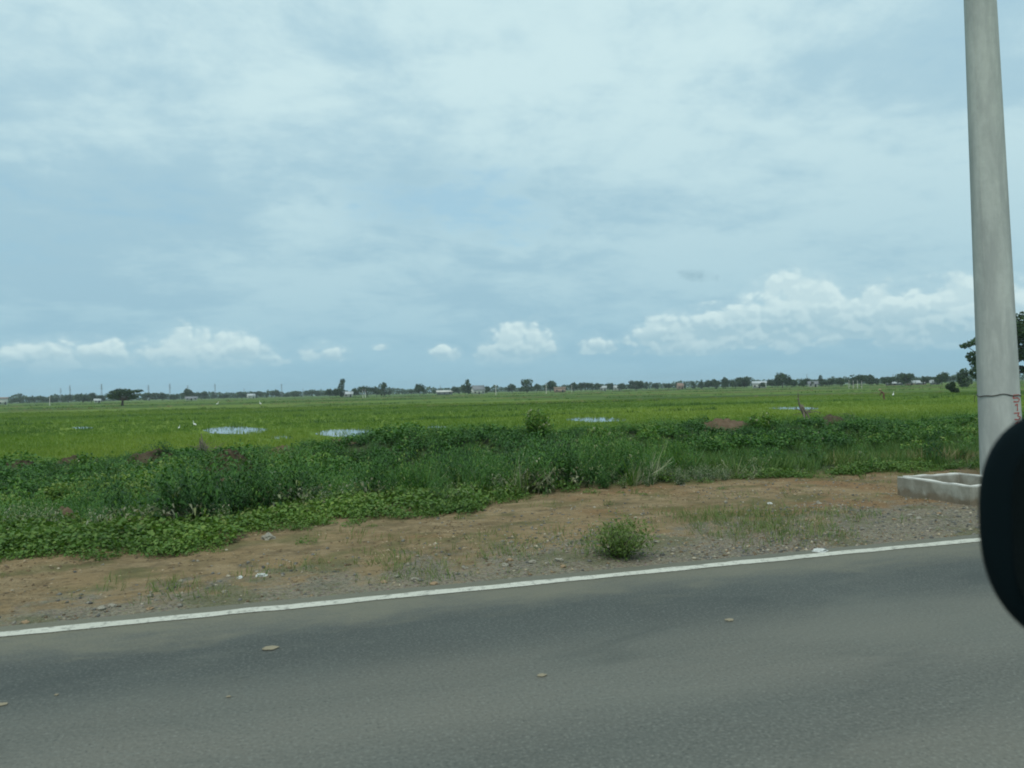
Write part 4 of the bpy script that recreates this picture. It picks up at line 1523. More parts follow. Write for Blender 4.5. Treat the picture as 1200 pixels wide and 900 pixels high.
# ------------------------------------------------------------------ trees
def crown_quads(rr, lobes, n, size, flat=0.6):
    """leaf clumps through the outer volume of the lobes: (cx,cy,cz,rx,ry,rz)"""
    vol = np.array([l[3] * l[4] * l[5] for l in lobes]) ** 0.67
    cnt = rr.multinomial(n, vol / vol.sum())
    Q, T = [], []
    for l, c in zip(lobes, cnt):
        if c == 0: continue
        d = rr.normal(size=(c, 3))
        d /= np.linalg.norm(d, axis=1, keepdims=True)
        rad = rr.uniform(0.45, 1.05, c) ** 0.6
        p = d * rad[:, None] * np.array(l[3:6]) + np.array(l[:3])
        nrm = d + 0.7 * rr.normal(size=(c, 3))
        nrm[:, 2] += 0.4
        nrm /= np.linalg.norm(nrm, axis=1, keepdims=True)
        a = np.cross(nrm, rr.normal(size=(c, 3)))
        a /= np.linalg.norm(a, axis=1, keepdims=True) + 1e-9
        b = np.cross(nrm, a)
        s = size * rr.uniform(0.5, 1.3, c)[:, None]
        Q.append(np.stack([p - a * s, p + b * s * flat, p + a * s, p - b * s * flat], 1))
        T.append(np.clip(0.45 + 0.30 * rr.normal(size=c) + rr.normal() * 0.15, 0, 1))
    return np.concatenate(Q), np.concatenate(T)


def trunk_mb(rr, h, r0, lobes, forks=True):
    mb = MB()
    top = Vector((0.04 * h * rr.normal(), 0.04 * h * rr.normal(), h))
    mb.tube([Vector((0, 0, -0.3)), Vector((0, 0, 0.15 * h)), top * 0.6, top], [r0 * 1.5, r0, r0 * 0.8, r0 * 0.6], 8)
    if forks:
        for l in lobes:
            c = Vector(l[:3])
            m_ = top.lerp(c, 0.5) + Vector((0, 0, -0.06 * h))
            mb.tube([top * 0.75, top.lerp(m_, 0.6), m_, c], [r0 * 0.5, r0 * 0.42, r0 * 0.3, r0 * 0.1], 6)
    return mb


def random_lobes(rr, w, h, base, n, kind):
    L = []
    for k in range(n):
        a = rr.random() * 6.283
        q = math.sqrt(rr.random()) * w * 0.33
        if kind == 'dome':
            z = base + (h - base) * (0.35 + 0.35 * rr.random())
            L.append((math.cos(a) * q, math.sin(a) * q, z - 0.25 * q, w * rr.uniform(.16, .28), w * rr.uniform(.16, .28), (h - base) * rr.uniform(.2, .34)))
        elif kind == 'tall':
            z = base + (h - base) * (k + 0.5) / n
            ww = w * (0.55 - 0.35 * abs((k + 0.5) / n - 0.4))
            L.append((0.12 * w * rr.normal(), 0.12 * w * rr.normal(), z, ww * 0.8, ww * 0.8, (h - base) / n * 0.9))
        else:  # flat, spreading
            z = h - (h - base) * (0.25 + 0.35 * rr.random())
            L.append((math.cos(a) * q * 1.25, math.sin(a) * q * 1.25, z - 0.08 * q, w * rr.uniform(.15, .24), w * rr.uniform(.15, .24), (h - base) * rr.uniform(.14, .26)))
    return L


PROTO = {}


def tree_proto(kind, idx):
    """meshes of unit-height trees (10 m tall, scaled afterwards)"""
    key = (kind, idx)
    if key in PROTO: return PROTO[key]
    rr = np.random.default_rng(100 + idx * 7 + len(kind))
    h = 10.0
    if kind == 'dome':
        lobes = random_lobes(rr, 13.0, h, 1.2, 13, 'dome')
        Q, T = crown_quads(rr, lobes, 900, 0.75)
    elif kind == 'tall':
        lobes = random_lobes(rr, 6.0, h, 1.0, 7, 'tall')
        Q, T = crown_quads(rr, lobes, 700, 0.55)
    elif kind == 'square':
        lobes = [(sx * 2.6, sy * 2.4, z, 2.6, 2.6, 2.4) for sx in (-1, 1) for sy in (-1, 1) for z in (3.2, 7.4)]
        Q, T = crown_quads(rr, lobes, 1000, 0.65)
    elif kind == 'sparse':
        lobes = random_lobes(rr, 8.0, h, 3.4, 6, 'dome') + [(1.5, 0, 2.2, 2.4, 2.0, 1.5), (-1.8, 0.5, 2.0, 2.0, 2.0, 1.4)]
        Q, T = crown_quads(rr, lobes, 420, 0.6)
    else:
        lobes = random_lobes(rr, 17.0, h, 2.2, 15, 'flat')
        Q, T = crown_quads(rr, lobes, 950, 0.75)
    tm = trunk_mb(rr, 3.4, 0.34, lobes[:5]).mesh('trunk')
    tm.materials.append(M['bark'])
    cm = quads_mesh('crown', Q, T)
    cm.materials.append(M['crown'])
    PROTO[key] = (tm, cm)
    return PROTO[key]


def ground_at(px, dist):
    """point of the field at horizontal distance dist in the direction of photograph column px"""
    d = ray(px, 455)
    h = Vector((d.x, d.y, 0)).normalized()
    return Vector((h.x * dist, h.y * dist, FIELD_Z))


def put_tree(name, px, hpx, dist, kind, idx, wx=1.0, label=None, group=None, cat='tree', rz=0.0):
    tm, cm = tree_proto(kind, idx)
    loc = ground_at(px, dist)
    root = empty(name, loc, rz)
    depth = dist / math.hypot(1, (px - 600) / FPX)
    s = hpx * 1.3 * depth / FPX / 10.0
    root.scale = (s * wx, s * wx, s)
    link('trunk', tm, None, root)
    link('crown', cm, None, root)
    tag(root, label, cat, group)
    return root


G_FAR = 'trees along the far edge of the fields'
DOME, FLAT = 'far dome shaped tree in the dark treeline beyond the rice fields', 'far flat topped spreading tree in the treeline beyond the rice fields'
# photograph x, height in pixels above the field, distance, kind, width factor, own label
far_trees = [
    (97, 10, 760, 'dome', 1.25, 'broad sloping tree right behind the lone umbrella tree\'s open field'), (107, 10, 770, 'dome', 1.0, None), (175, 9, 800, 'flat', 1.0, None), (190, 8, 820, 'dome', 1.0, None),
    (203, 6, 830, 'dome', 1.0, None), (219, 12, 780, 'dome', 0.75, 'round topped dark tree rising alone above the low far treeline'), (236, 8, 820, 'flat', 0.8, None), (118, 7, 850, 'dome', 1.0, None),
    (262, 6, 950, 'dome', 1.2, None), (283, 7, 950, 'dome', 1.2, None), (300, 7, 950, 'flat', 1.1, None), (322, 7, 950, 'dome', 1.0, None), (345, 7, 950, 'dome', 1.2, None), (366, 6, 950, 'flat', 1.2, None),
    (386, 9, 640, 'dome', 0.8, None), (400, 16, 600, 'tall', 0.75, 'tall narrow tree beside the white roofed shed'), (394, 10, 610, 'dome', 0.7, None), (416, 9, 640, 'dome', 0.7, None),
    (430, 11, 640, 'flat', 1.0, 'wide flat crowned tree between the narrow tree and the sparse tree'), (441, 9, 640, 'dome', 0.8, None), (450, 15, 600, 'sparse', 0.8, 'sparse tree with sky showing through its crown'), (447, 8, 620, 'dome', 0.9, None),
    (492, 12, 640, 'dome', 0.62, 'small round tree standing alone before the long grey shed'), (533, 8, 640, 'dome', 0.7, None), (545, 11, 600, 'dome', 0.6, 'leafy tree hiding the gable of the grey roofed house'), (549, 13, 590, 'tall', 0.8, None),
    (571, 8, 640, 'dome', 0.6, None), (600, 9, 700, 'dome', 0.8, None), (617.5, 13, 620, 'square', 0.72, 'block shaped square cut tree above the far fields'), (629, 9, 680, 'dome', 0.8, None),
    (645, 12, 640, 'dome', 0.8, None), (672, 9, 700, 'dome', 0.9, None), (686, 9, 720, 'flat', 0.8, None), (700, 8, 740, 'dome', 0.9, None), (714, 8, 760, 'dome', 0.8, None), (728, 7, 780, 'dome', 1.0, None),
    (745, 10, 700, 'flat', 0.8, None), (752, 8, 700, 'dome', 0.8, None), (768, 7, 740, 'dome', 0.9, None), (783, 6, 740, 'dome', 0.9, None), (812, 8, 700, 'sparse', 0.8, None), (822, 7, 700, 'dome', 0.8, None),
    (838, 10, 640, 'dome', 0.75, None), (850, 11, 640, 'dome', 0.7, None), (862, 10, 640, 'dome', 0.8, None), (872, 12, 600, 'flat', 0.8, None), (905, 9, 600, 'dome', 0.8, None),
    (917, 15, 520, 'dome', 0.85, 'largest dome shaped dark tree beside the flat white roof'), (928, 10, 540, 'dome', 0.9, None), (945, 9, 600, 'dome', 0.9, None), (963, 10, 600, 'tall', 0.9, None), (975, 8, 600, 'dome', 0.9, None), (985, 10, 560, 'dome', 0.9, None),
    (1010, 12, 540, 'flat', 0.95, 'flat domed tree behind the row of pale posts'), (1000, 9, 560, 'dome', 0.8, None), (1022, 9, 560, 'dome', 0.9, None), (1042, 9, 560, 'flat', 0.9, None), (1061, 13, 500, 'flat', 0.75, None), (1056, 9, 520, 'dome', 0.8, None),
    (1085, 8, 540, 'dome', 0.9, None), (1104, 14, 460, 'dome', 0.65, 'dense round tree at the end of the white roofed houses'), (1098, 8, 500, 'dome', 0.8, None),
    (-40, 9, 900, 'dome', 1.2, None), (-90, 10, 900, 'flat', 1.2, None), (1245, 12, 500, 'flat', 1.0, None), (1290, 11, 500, 'dome', 1.0, None), (20, 6, 1000, 'dome', 1.3, None), (40, 7, 1000, 'flat', 1.2, None), (62, 7, 950, 'dome', 1.2, None), (80, 8, 900, 'dome', 1.0, None),
]
LANDMARKS = [(3, 'the tall pale house'), (143, 'the lone umbrella tree'), (219, 'the round topped tree'), (294, 'the far white roofed house'), (400, 'the tall narrow tree'), (450, 'the sparse tree'),
             (521, 'the long low grey shed'), (560, 'the pale house with the big grey roof'), (617, 'the square cut tree'), (656, 'the pink brick building'), (715, 'the paired white roofed houses'),
             (797, 'the small rusty roofed house'), (890, 'the house with the flat pale roof'), (922, 'the largest dome shaped tree'), (1003, 'the row of pale posts'), (1048, 'the widest white roofed house'),
             (1096, 'the bright white roofed house'), (1196, 'the leafy tree at the pole')]


def beside(px):
    return min(LANDMARKS, key=lambda l: abs(l[0] - px))[1]


_fr = random.Random(5)
for (a_, b_, st_, h0, h1, d0, d1) in [(822, 1112, 9, 5.5, 9, 520, 680), (650, 826, 11, 4.5, 7, 700, 820), (-60, 385, 12, 3.5, 6, 900, 1050), (455, 645, 14, 4, 6, 760, 880)]:
    px = a_
    while px < b_:
        far_trees.append((px + _fr.uniform(-3, 3), _fr.uniform(h0, h1), _fr.uniform(d0, d1), _fr.choice(['dome', 'dome', 'flat', 'dome', 'tall']), _fr.uniform(0.7, 1.15), None))
        px += st_
for k, (px, hp, ds, kd, wx, lab) in enumerate(far_trees):
    if lab is None:
        lab = ('flat topped' if kd == 'flat' else 'thin' if kd in ('tall', 'sparse') else 'dome shaped') + ' far tree of the treeline around ' + beside(px)
    put_tree('far_tree', px, hp, ds, kd, k % 4, wx, lab, G_FAR, rz=k * 1.3)

# the far wood that closes the view as one low mass
rr = np.random.default_rng(31)
n = 44000
an = rr.uniform(R(-62), R(88), n)
ds = rr.uniform(1150, 1500, n)
top = 6.0 + 7.0 * fbm(an * 60, an * 0, 1.0, 4) ** 1.3 + 2.5 * (fbm(an * 400, an * 0 + 4, 1.0, 2) - 0.5)
zz = FIELD_Z + rr.random(n) ** 0.8 * top
c = np.stack([np.sin(an) * ds, np.cos(an) * ds, zz], 1)
a = rr.normal(size=(n, 3)); a /= np.linalg.norm(a, axis=1, keepdims=True)
b = np.cross(a, rr.normal(size=(n, 3))); b /= np.linalg.norm(b, axis=1, keepdims=True)
s = rr.uniform(0.8, 2.2, n)[:, None]
Q = np.stack([c - a * s, c + b * s * 0.8, c + a * s, c - b * s * 0.8], 1)
tag(link('distant_wood', quads_mesh('distant_wood', Q, np.clip(rr.normal(0.5, 0.25, n), 0, 1)), M['crown']), 'low hazy belt of woodland along the horizon', 'wood', kind='stuff')


# the lone spreading tree on the left
def umbrella_tree():
    px, dist = 143, 300.0
    loc = ground_at(px, dist)
    depth = dist / math.hypot(1, (px - 600) / FPX)
    m = depth / FPX                      # metres per photograph pixel
    root = empty('umbrella_tree', loc)
    rz = -math.atan2(loc.x, loc.y)
    root.rotation_euler = (0, 0, rz)
    rr = np.random.default_rng(77)
    lobes = []
    for (lx_, lz, rx, rz_) in [(-14, 9.5, 6, 2.4), (-9, 12.5, 7, 3.0), (-3, 14.5, 7.5, 2.8), (4, 14.5, 7.5, 2.6), (10, 13, 6, 2.4), (17, 14.2, 6.5, 1.6), (20, 13.6, 4, 1.2), (-12, 7.5, 5, 2), (-4, 10, 6, 2.2), (6, 10, 6, 2.2), (12, 8, 5, 2.0), (-6, 6.6, 4, 1.8), (9, 6, 4, 1.8), (1, 12, 6, 2.4), (15, 6.5, 3.5, 1.5)]:
        for yy in (-7, 0, 7):
            lz2 = lz + 3.6
            lobes.append((lx_ * m * (1 - 0.02 * abs(yy)), yy * m * 1.1 + rr.normal() * m, (lz2 - 0.12 * abs(yy)) * m, rx * m * 0.8, 5 * m, rz_ * m * 0.9))
    Q, T = crown_quads(rr, lobes, 3300, 0.26)
    link('crown', quads_mesh('crown', Q, T), M['crown'], root)
    mb = MB()
    mb.tube([(0, 0, -0.4), (0, 0, 0.6), (0.1, 0, 1.6), (0.0, 0, 2.4)], [0.6, 0.4, 0.33, 0.3], 10)
    for l in lobes[1::3]:
        c = Vector(l[:3])
        s0 = Vector((0, 0, 2.0))
        mb.tube([s0, s0.lerp(c, 0.45) + Vector((0, 0, -0.35)), c], [0.26, 0.17, 0.05], 6)
    mb.build('trunk', M['bark'], root)
    tag(root, 'lone wide umbrella shaped tree standing out in the green fields', 'tree')


umbrella_tree()


# the nearer tree behind the pole and its bushes
def near_tree():
    depth = 120.0
    c0 = at_depth(1172, 460, depth)
    root = empty('broad_tree', (c0.x, c0.y, FIELD_Z))
    rr = np.random.default_rng(55)
    rgt3 = Vector((math.cos(YAW), -math.sin(YAW), 0))
    fw3 = Vector((math.sin(YAW), math.cos(YAW), 0))
    m = depth / FPX
    hz = 445.0
    lobes = []
    spots = [(1185, 385, 13, 12), (1200, 380, 16, 13), (1215, 388, 16, 14), (1190, 402, 16, 13), (1175, 398, 9, 9), (1168, 404, 9, 7), (1152, 398, 9, 5), (1143, 401, 7, 3.5), (1132, 405, 6, 3), (1149, 392, 5, 4),
             (1150, 425, 11, 10), (1140, 418, 7, 6), (1158, 416, 9, 8), (1146, 436, 8, 7), (1172, 420, 10, 9), (1160, 437, 12, 7), (1230, 405, 18, 15), (1250, 420, 16, 14), (1205, 415, 12, 8), (1180, 436, 9, 5), (1196, 433, 5, 4), (1240, 440, 14, 7)]
    for (px, py, rx, ry) in spots:
        p = at_depth(px, py, depth + rr.normal() * 1.2) - Vector((c0.x, c0.y, FIELD_Z))
        lobes.append((p.x, p.y, p.z, rx * m * 1.1, rx * m * 1.1, ry * m * 1.1))
    Q, T = crown_quads(rr, lobes, 14000, 0.24)
    link('crown', quads_mesh('crown', Q, T), M['crown'], root)
    mb = MB()
    tp = Vector((0.1, 0, 4.0))
    mb.tube([(0, 0, -0.4), (0, 0, 0.8), (0.05, 0, 2.5), tp], [0.6, 0.42, 0.36, 0.3], 10)
    for l in lobes:
        c = Vector(l[:3])
        s0 = tp * 0.8
        mb.tube([s0, s0.lerp(c, 0.5) + Vector((0, 0, 0.3)), c], [0.17, 0.10, 0.03], 6)
    mb.build('trunk', M['bark'], root)
    tag(root, 'large leafy tree partly hidden behind the concrete pole', 'tree')
    for (px, py0, w, h, lab, sd, dpt) in [(1116, 459, 9, 13, 'small dark bush standing apart from the leafy tree', 3, 140.0), (1131, 450, 19, 21, 'broad dark bush behind the small one beside the leafy tree', 4, 260.0)]:
        g = at_depth(px, py0, dpt)
        m2 = dpt / FPX
        rt2 = empty('bush', (g.x, g.y, FIELD_Z))
        rr2 = np.random.default_rng(sd)
        lb = [(rr2.normal() * w * m2 * 0.16, rr2.normal() * w * m2 * 0.16, h * m2 * (0.2 + 0.6 * q / 6) , w * m2 * 0.30, w * m2 * 0.30, h * m2 * 0.24) for q in range(7)]
        Q, T = crown_quads(rr2, lb, 1300, 0.2 * dpt / 140)
        Q[..., 2] = np.maximum(Q[..., 2], 0.02)
        link('foliage', quads_mesh('foliage', Q, T), M['crown'], rt2)
        trunk_mb(rr2, h * m2 * 0.3, 0.07, lb[:4]).build('stem', M['bark'], rt2)
        tag(rt2, lab, 'bush')


near_tree()


# ------------------------------------------------------------------ buildings of the village
def house(px, dist, w, d_, hw, rise, wall_m, roof_m, label, kind='gable', rz=0.0, nwin=3, name='house'):
    loc = ground_at(px, dist)
    root = empty(name, loc, -math.atan2(loc.x, loc.y) + rz)
    mb = MB()
    mb.box(-w / 2, w / 2, -d_ / 2, d_ / 2, -0.2, hw)
    if kind == 'gable':      # gable ends left and right
        v = [(-w / 2, -d_ / 2, hw), (-w / 2, d_ / 2, hw), (-w / 2, 0, hw + rise * 0.92), (-w / 2, 0, hw), (w / 2, -d_ / 2, hw), (w / 2, d_ / 2, hw), (w / 2, 0, hw + rise * 0.92), (w / 2, 0, hw)]
        mb.add(v, [(0, 3, 1, 2), (4, 7, 5, 6)])
    mb.build('wall', wall_m, root)
    ov = 0.5
    rb = MB()
    if kind == 'gable':
        for s in (-1, 1):
            y0, z0, y1, z1 = s * (d_ / 2 + ov), hw - rise * ov / (d_ / 2) + 0.06, 0.0, hw + rise + 0.06
            v = [(-w / 2 - ov, y0, z0), (w / 2 + ov, y0, z0), (w / 2 + ov, y1, z1), (-w / 2 - ov, y1, z1)]
            v += [(a, b, c + 0.12) for a, b, c in v]
            rb.add(v, [(0, 1, 2, 3), (4, 5, 6, 7), (0, 1, 5, 4), (1, 2, 6, 5), (2, 3, 7, 6), (3, 0, 4, 7)])
    else:                    # single pitch sheet roof
        v = [(-w / 2 - ov, -d_ / 2 - ov, hw + 0.05), (w / 2 + ov, -d_ / 2 - ov, hw + 0.05), (w / 2 + ov, d_ / 2 + ov, hw + rise + 0.05), (-w / 2 - ov, d_ / 2 + ov, hw + rise + 0.05)]
        v += [(a, b, c + 0.14) for a, b, c in v]
        rb.add(v, [(0, 1, 2, 3), (4, 5, 6, 7), (0, 1, 5, 4), (1, 2, 6, 5), (2, 3, 7, 6), (3, 0, 4, 7)])
    rb.build('roof', roof_m, root)
    for k in range(nwin):
        x = -w / 2 + w * (k + 0.5) / nwin
        door = k == nwin // 2
        ww, z0, z1 = (0.55, 0.0, 2.1) if door else (0.6, 0.9, 2.1)
        if z1 > hw - 0.2: z1 = hw - 0.25
        MB().box(x - ww, x + ww, -d_ / 2 - 0.03, -d_ / 2 + 0.05, z0, z1).build('door' if door else 'window', M['opening'], root)
    tag(root, label, 'house', None)
    return root


house(560, 620, 9.5, 8, 3.6, 3.2, M['plaster'], M['greyroof'], 'pale house with a big grey pitched roof among far trees', 'gable', 0.25)
house(521, 640, 13, 7, 2.2, 1.4, M['greyroof'], M['plaster'], 'long low grey shed beside the grey roofed house', 'lean', 0.0, 3, 'shed')
house(656, 600, 9.0, 6, 3.6, 0.3, M['pinkbrick'], M['pinkbrick'], 'pinkish brick building with a flat top beyond the rice fields', 'lean', 0.0, 2)
house(408, 620, 7, 6, 2.4, 1.8, M['plaster'], M['whiteroof'], 'white roofed shed beside the tall narrow tree', 'gable', 0.0, 2, 'shed')
house(890, 560, 9, 7, 3.2, 1.6, M['plaster'], M['whiteroof'], 'house with a flat pale roof beside the largest dome shaped tree', 'lean', 0.0, 3)
house(1048, 590, 10, 7, 1.4, 1.7, M['greyroof'], M['whiteroof'], 'widest white roofed house of the village row', 'gable', 0.1, 3)
house(1067, 560, 4.5, 5, 1.4, 1.4, M['pinkbrick'], M['whiteroof'], 'small white roofed hut under the flat topped tree', 'gable', -0.1, 2)
house(1079, 570, 5.5, 5, 1.4, 1.4, M['greyroof'], M['whiteroof'], 'white roofed house between the small hut and the bright roofed house', 'gable', 0.15, 2)
house(1096, 540, 5.5, 5, 1.4, 1.5, M['greyroof'], M['whiteroof'], 'bright white roofed house next to the dense round tree', 'gable', 0.0, 2)
house(797, 700, 5, 5, 3.2, 2.2, M['pinkbrick'], M['rustroof'], 'small rusty roofed house in the middle of the far treeline', 'gable', 0.3, 2)
house(953, 560, 6, 5, 2.2, 1.6, M['plaster'], M['greyroof'], 'pale walled house half hidden beside the largest dome tree', 'gable', 0.0, 2)
house(114, 700, 4.5, 4, 1.8, 1.2, M['plaster'], M['whiteroof'], 'tiny white hut beside the lone umbrella tree', 'gable', 0.0, 2, 'hut')
house(224, 700, 9, 5, 1.8, 1.4, M['plaster'], M['greyroof'], 'low grey roofed shed under the round topped tree', 'gable', 0.0, 3, 'shed')
house(3, 760, 7, 7, 5.0, 1.0, M['plaster'], M['rustroof'], 'tall pale house at the open end of the treeline', 'lean', 0.0, 2)
house(707, 740, 6, 5, 3.0, 1.6, M['plaster'], M['whiteroof'], 'white roofed house in the treeline just past the pink brick building', 'gable', 0.0, 2)
house(723, 760, 7, 5, 3.0, 1.8, M['plaster'], M['whiteroof'], 'larger of the paired white roofed houses past the pink brick building', 'gable', 0.2, 2)
house(294, 900, 8, 6, 3.2, 1.8, M['plaster'], M['whiteroof'], 'far white roofed house in the low treeline', 'gable', 0.2, 2)


# ------------------------------------------------------------------ power towers and poles far off
def tower_mesh(h):
    mb = MB()
    bw, tw = 1.3, 0.22
    lv = [0, 0.22, 0.42, 0.6, 0.76, 0.9, 1.0]
    def cor(f, sx, sy):
        w = bw + (tw - bw) * f ** 0.8
        return Vector((sx * w, sy * w, f * h))
    S = [(-1, -1), (1, -1), (1, 1), (-1, 1)]
    for (sx, sy) in S:
        mb.tube([cor(f, sx, sy) for f in lv], [0.09] * len(lv), 4)
    for a, b in zip(lv[:-1], lv[1:]):
        for k in range(4):
            p, q = S[k], S[(k + 1) % 4]
            mb.tube([cor(a, *p), cor(b, *q)], [0.035, 0.035], 4)
            mb.tube([cor(a, *q), cor(b, *p)], [0.035, 0.035], 4)
    me1 = mb.mesh('lattice')
    me1.materials.append(M['steel'])
    ar = MB()
    for f, w in ((0.74, 2.4), (0.85, 2.0), (0.96, 1.6)):
        ar.tube([(-w, 0, f * h), (0, 0, f * h + 0.5), (w, 0, f * h)], [0.08, 0.16, 0.08], 4)
        ar.tube([(-w, 0, f * h), (w, 0, f * h)], [0.09, 0.09], 4)
    me2 = ar.mesh('cross_arm')
    me2.materials.append(M['steel'])
    return me1, me2


tw1, tw2 = tower_mesh(24.0)
for k, (px, hp, ds) in enumerate([(71, 19, 1050), (82, 23, 950), (119, 24, 950), (174, 21, 1050), (199, 22, 1050), (220, 19, 1100), (252, 20, 1100), (330, 18, 1150), (286, 13, 1150), (355, 11, 1150), (516, 12, 1000), (946, 16, 900), (777, 10, 1000), (1047, 14, 900)]):
    depth = ds / math.hypot(1, (px - 600) / FPX)
    root = empty('power_tower', ground_at(px, ds), 0.4)
    s = 0.88 * hp * depth / FPX / 24.0
    root.scale = (s, s, s)
    link('lattice', tw1, None, root)
    link('cross_arm', tw2, None, root)
    tag(root, 'thin steel power tower above the far treeline around ' + beside(px), 'power tower', 'power towers on the horizon')

pm = MB()
pm.tube([(0, 0, -0.3), (0, 0, 7.5)], [0.14, 0.09], 8)
pm = pm.mesh('shaft')
pm.materials.append(M['plaster'])
am = MB().box(-0.9, 0.9, -0.05, 0.05, 6.9, 7.02).mesh('cross_arm')
am.materials.append(M['steel'])
for k, (px, ds, s) in enumerate([(581, 420, 1.0), (640, 430, 1.0), (670, 480, 0.8), (995, 330, .55), (1000, 330, .55), (1005, 330, .55), (1010, 330, .5), (425, 420, .8), (428, 430, .8), (58, 420, .8)]):
    root = empty('wooden_post' if s < 0.6 else 'power_pole', ground_at(px, ds), 0.3 * k)
    root.scale = (s * 0.9, s * 0.9, s * 0.8)
    link('shaft', pm, None, root)
    if s >= 0.6:
        link('cross_arm', am, None, root)
        tag(root, 'thin pale power pole in the fields before ' + beside(px), 'power pole', 'power poles in the far fields')
    else:
        tag(root, 'short pale post in the row before the far treeline', 'post', 'row of pale posts in the fields')


# ------------------------------------------------------------------ egrets and the farmer
def egret_meshes():
    body = [(-0.26, 0, 0.34), (-0.20, 0, 0.37), (-0.10, 0, 0.42), (0.02, 0, 0.46), (0.10, 0, 0.50), (0.14, 0, 0.57), (0.12, 0, 0.65), (0.10, 0, 0.72), (0.13, 0, 0.79), (0.18, 0, 0.81), (0.21, 0, 0.805)]
    rad = [0.015, 0.05, 0.085, 0.095, 0.065, 0.035, 0.026, 0.024, 0.03, 0.033, 0.016]
    b = MB().tube(body, rad, 12).mesh('body'); b.materials.append(M['feather'])
    k = MB().tube([(0.205, 0, 0.806), (0.25, 0, 0.80), (0.30, 0, 0.79)], [0.014, 0.009, 0.002], 8).mesh('beak'); k.materials.append(M['beak'])
    l = MB().tube([(0, 0, 0.40), (0.02, 0, 0.22), (-0.01, 0, 0.21), (0.0, 0, 0.0)], [0.018, 0.009, 0.009, 0.007], 6).tube([(-0.03, 0, 0.008), (0.07, 0, 0.006)], [0.006, 0.004], 5).mesh('leg'); l.materials.append(M['birdleg'])
    return b, k, l


eb, ek, el_ = egret_meshes()
for (px, py, s, rz, lab) in [(228, 502, 0.6, 2.6, 'white egret standing nearest the bright pool in the rice'), (210, 504.5, 0.4, 1.0, 'smaller white egret beside its larger neighbour in the rice'),
                             (1047, 466, 1.0, 0.5, 'white egret near the stooping farmer'), (255, 476, 1.3, 0.4, 'white egret far out in the green fields past the bright pool'), (305, 476, 1.3, 2.4, 'white egret alone beyond the field dykes')]:
    g = ground(px, py, FIELD_Z)
    root = empty('egret', g, rz)
    root.location.z = FIELD_Z + (0.02 if py > 490 else 0.0)
    root.scale = (s * 1.1,) * 3
    link('body', eb, None, root, smooth=True)
    link('beak', ek, None, root)
    for sy in (-1, 1):
        lg = link('leg', el_, None, root)
        lg.location = (0, 0.035 * sy, 0)
    tag(root, lab, 'egret', 'egrets feeding in the rice')


def farmer():
    g = ground(1036, 469, FIELD_Z)
    root = empty('person', g, 2.2)
    J = {'pel': (0, 0, 0.78), 'sp': (0.12, 0, 0.95), 'ch': (0.26, 0, 1.10), 'nk': (0.36, 0, 1.18), 'hd': (0.44, 0, 1.25), 'hd2': (0.48, 0, 1.33),
         'hl': (0, 0.1, 0.74), 'kl': (0.08, 0.12, 0.42), 'al': (-0.02, 0.12, 0.07), 'fl': (0.13, 0.13, 0.03), 'hr': (0, -0.1, 0.74), 'kr': (0.02, -0.13, 0.42), 'ar': (-0.10, -0.13, 0.07), 'fr': (0.05, -0.14, 0.03),
         'sl': (0.27, 0.17, 1.10), 'el': (0.34, 0.21, 0.86), 'wl': (0.46, 0.14, 0.66), 'ml': (0.50, 0.12, 0.58), 'sr': (0.27, -0.17, 1.10), 'er': (0.36, -0.2, 0.86), 'wr': (0.48, -0.13, 0.67), 'mr': (0.53, -0.11, 0.6)}
    rd = {'pel': .13, 'sp': .13, 'ch': .14, 'nk': .055, 'hd': .09, 'hd2': .085, 'hl': .095, 'kl': .06, 'al': .04, 'fl': .035, 'hr': .095, 'kr': .06, 'ar': .04, 'fr': .035, 'sl': .06, 'el': .045, 'wl': .032, 'ml': .03, 'sr': .06, 'er': .045, 'wr': .032, 'mr': .03}
    E = [('pel', 'sp'), ('sp', 'ch'), ('ch', 'nk'), ('nk', 'hd'), ('hd', 'hd2'), ('pel', 'hl'), ('hl', 'kl'), ('kl', 'al'), ('al', 'fl'), ('pel', 'hr'), ('hr', 'kr'), ('kr', 'ar'), ('ar', 'fr'), ('ch', 'sl'), ('sl', 'el'), ('el', 'wl'), ('wl', 'ml'), ('ch', 'sr'), ('sr', 'er'), ('er', 'wr'), ('wr', 'mr')]
    ks = list(J)
    me = bpy.data.meshes.new('body')
    me.from_pydata([J[k] for k in ks], [(ks.index(a), ks.index(b)) for a, b in E], [])
    o = link('body', me, M['cloth_shirt'], root)
    sk = o.modifiers.new('skin', 'SKIN')
    sv = me.skin_vertices[0].data
    for i_, k in enumerate(ks):
        sv[i_].radius = (rd[k], rd[k])
        sv[i_].use_root = (k == 'pel')
    sb = o.modifiers.new('sub', 'SUBSURF')
    sb.levels = sb.render_levels = 1
    V, F = tube([(0.47, 0, 1.34), (0.475, 0, 1.36), (0.49, 0, 1.42), (0.50, 0, 1.47)], [0.21, 0.19, 0.08, 0.02], 16)
    link('hat', np_mesh('hat', V, F), M['cloth_hat'], root)
    tag(root, 'person in reddish brown clothes stooping in the rice field', 'person')


farmer()


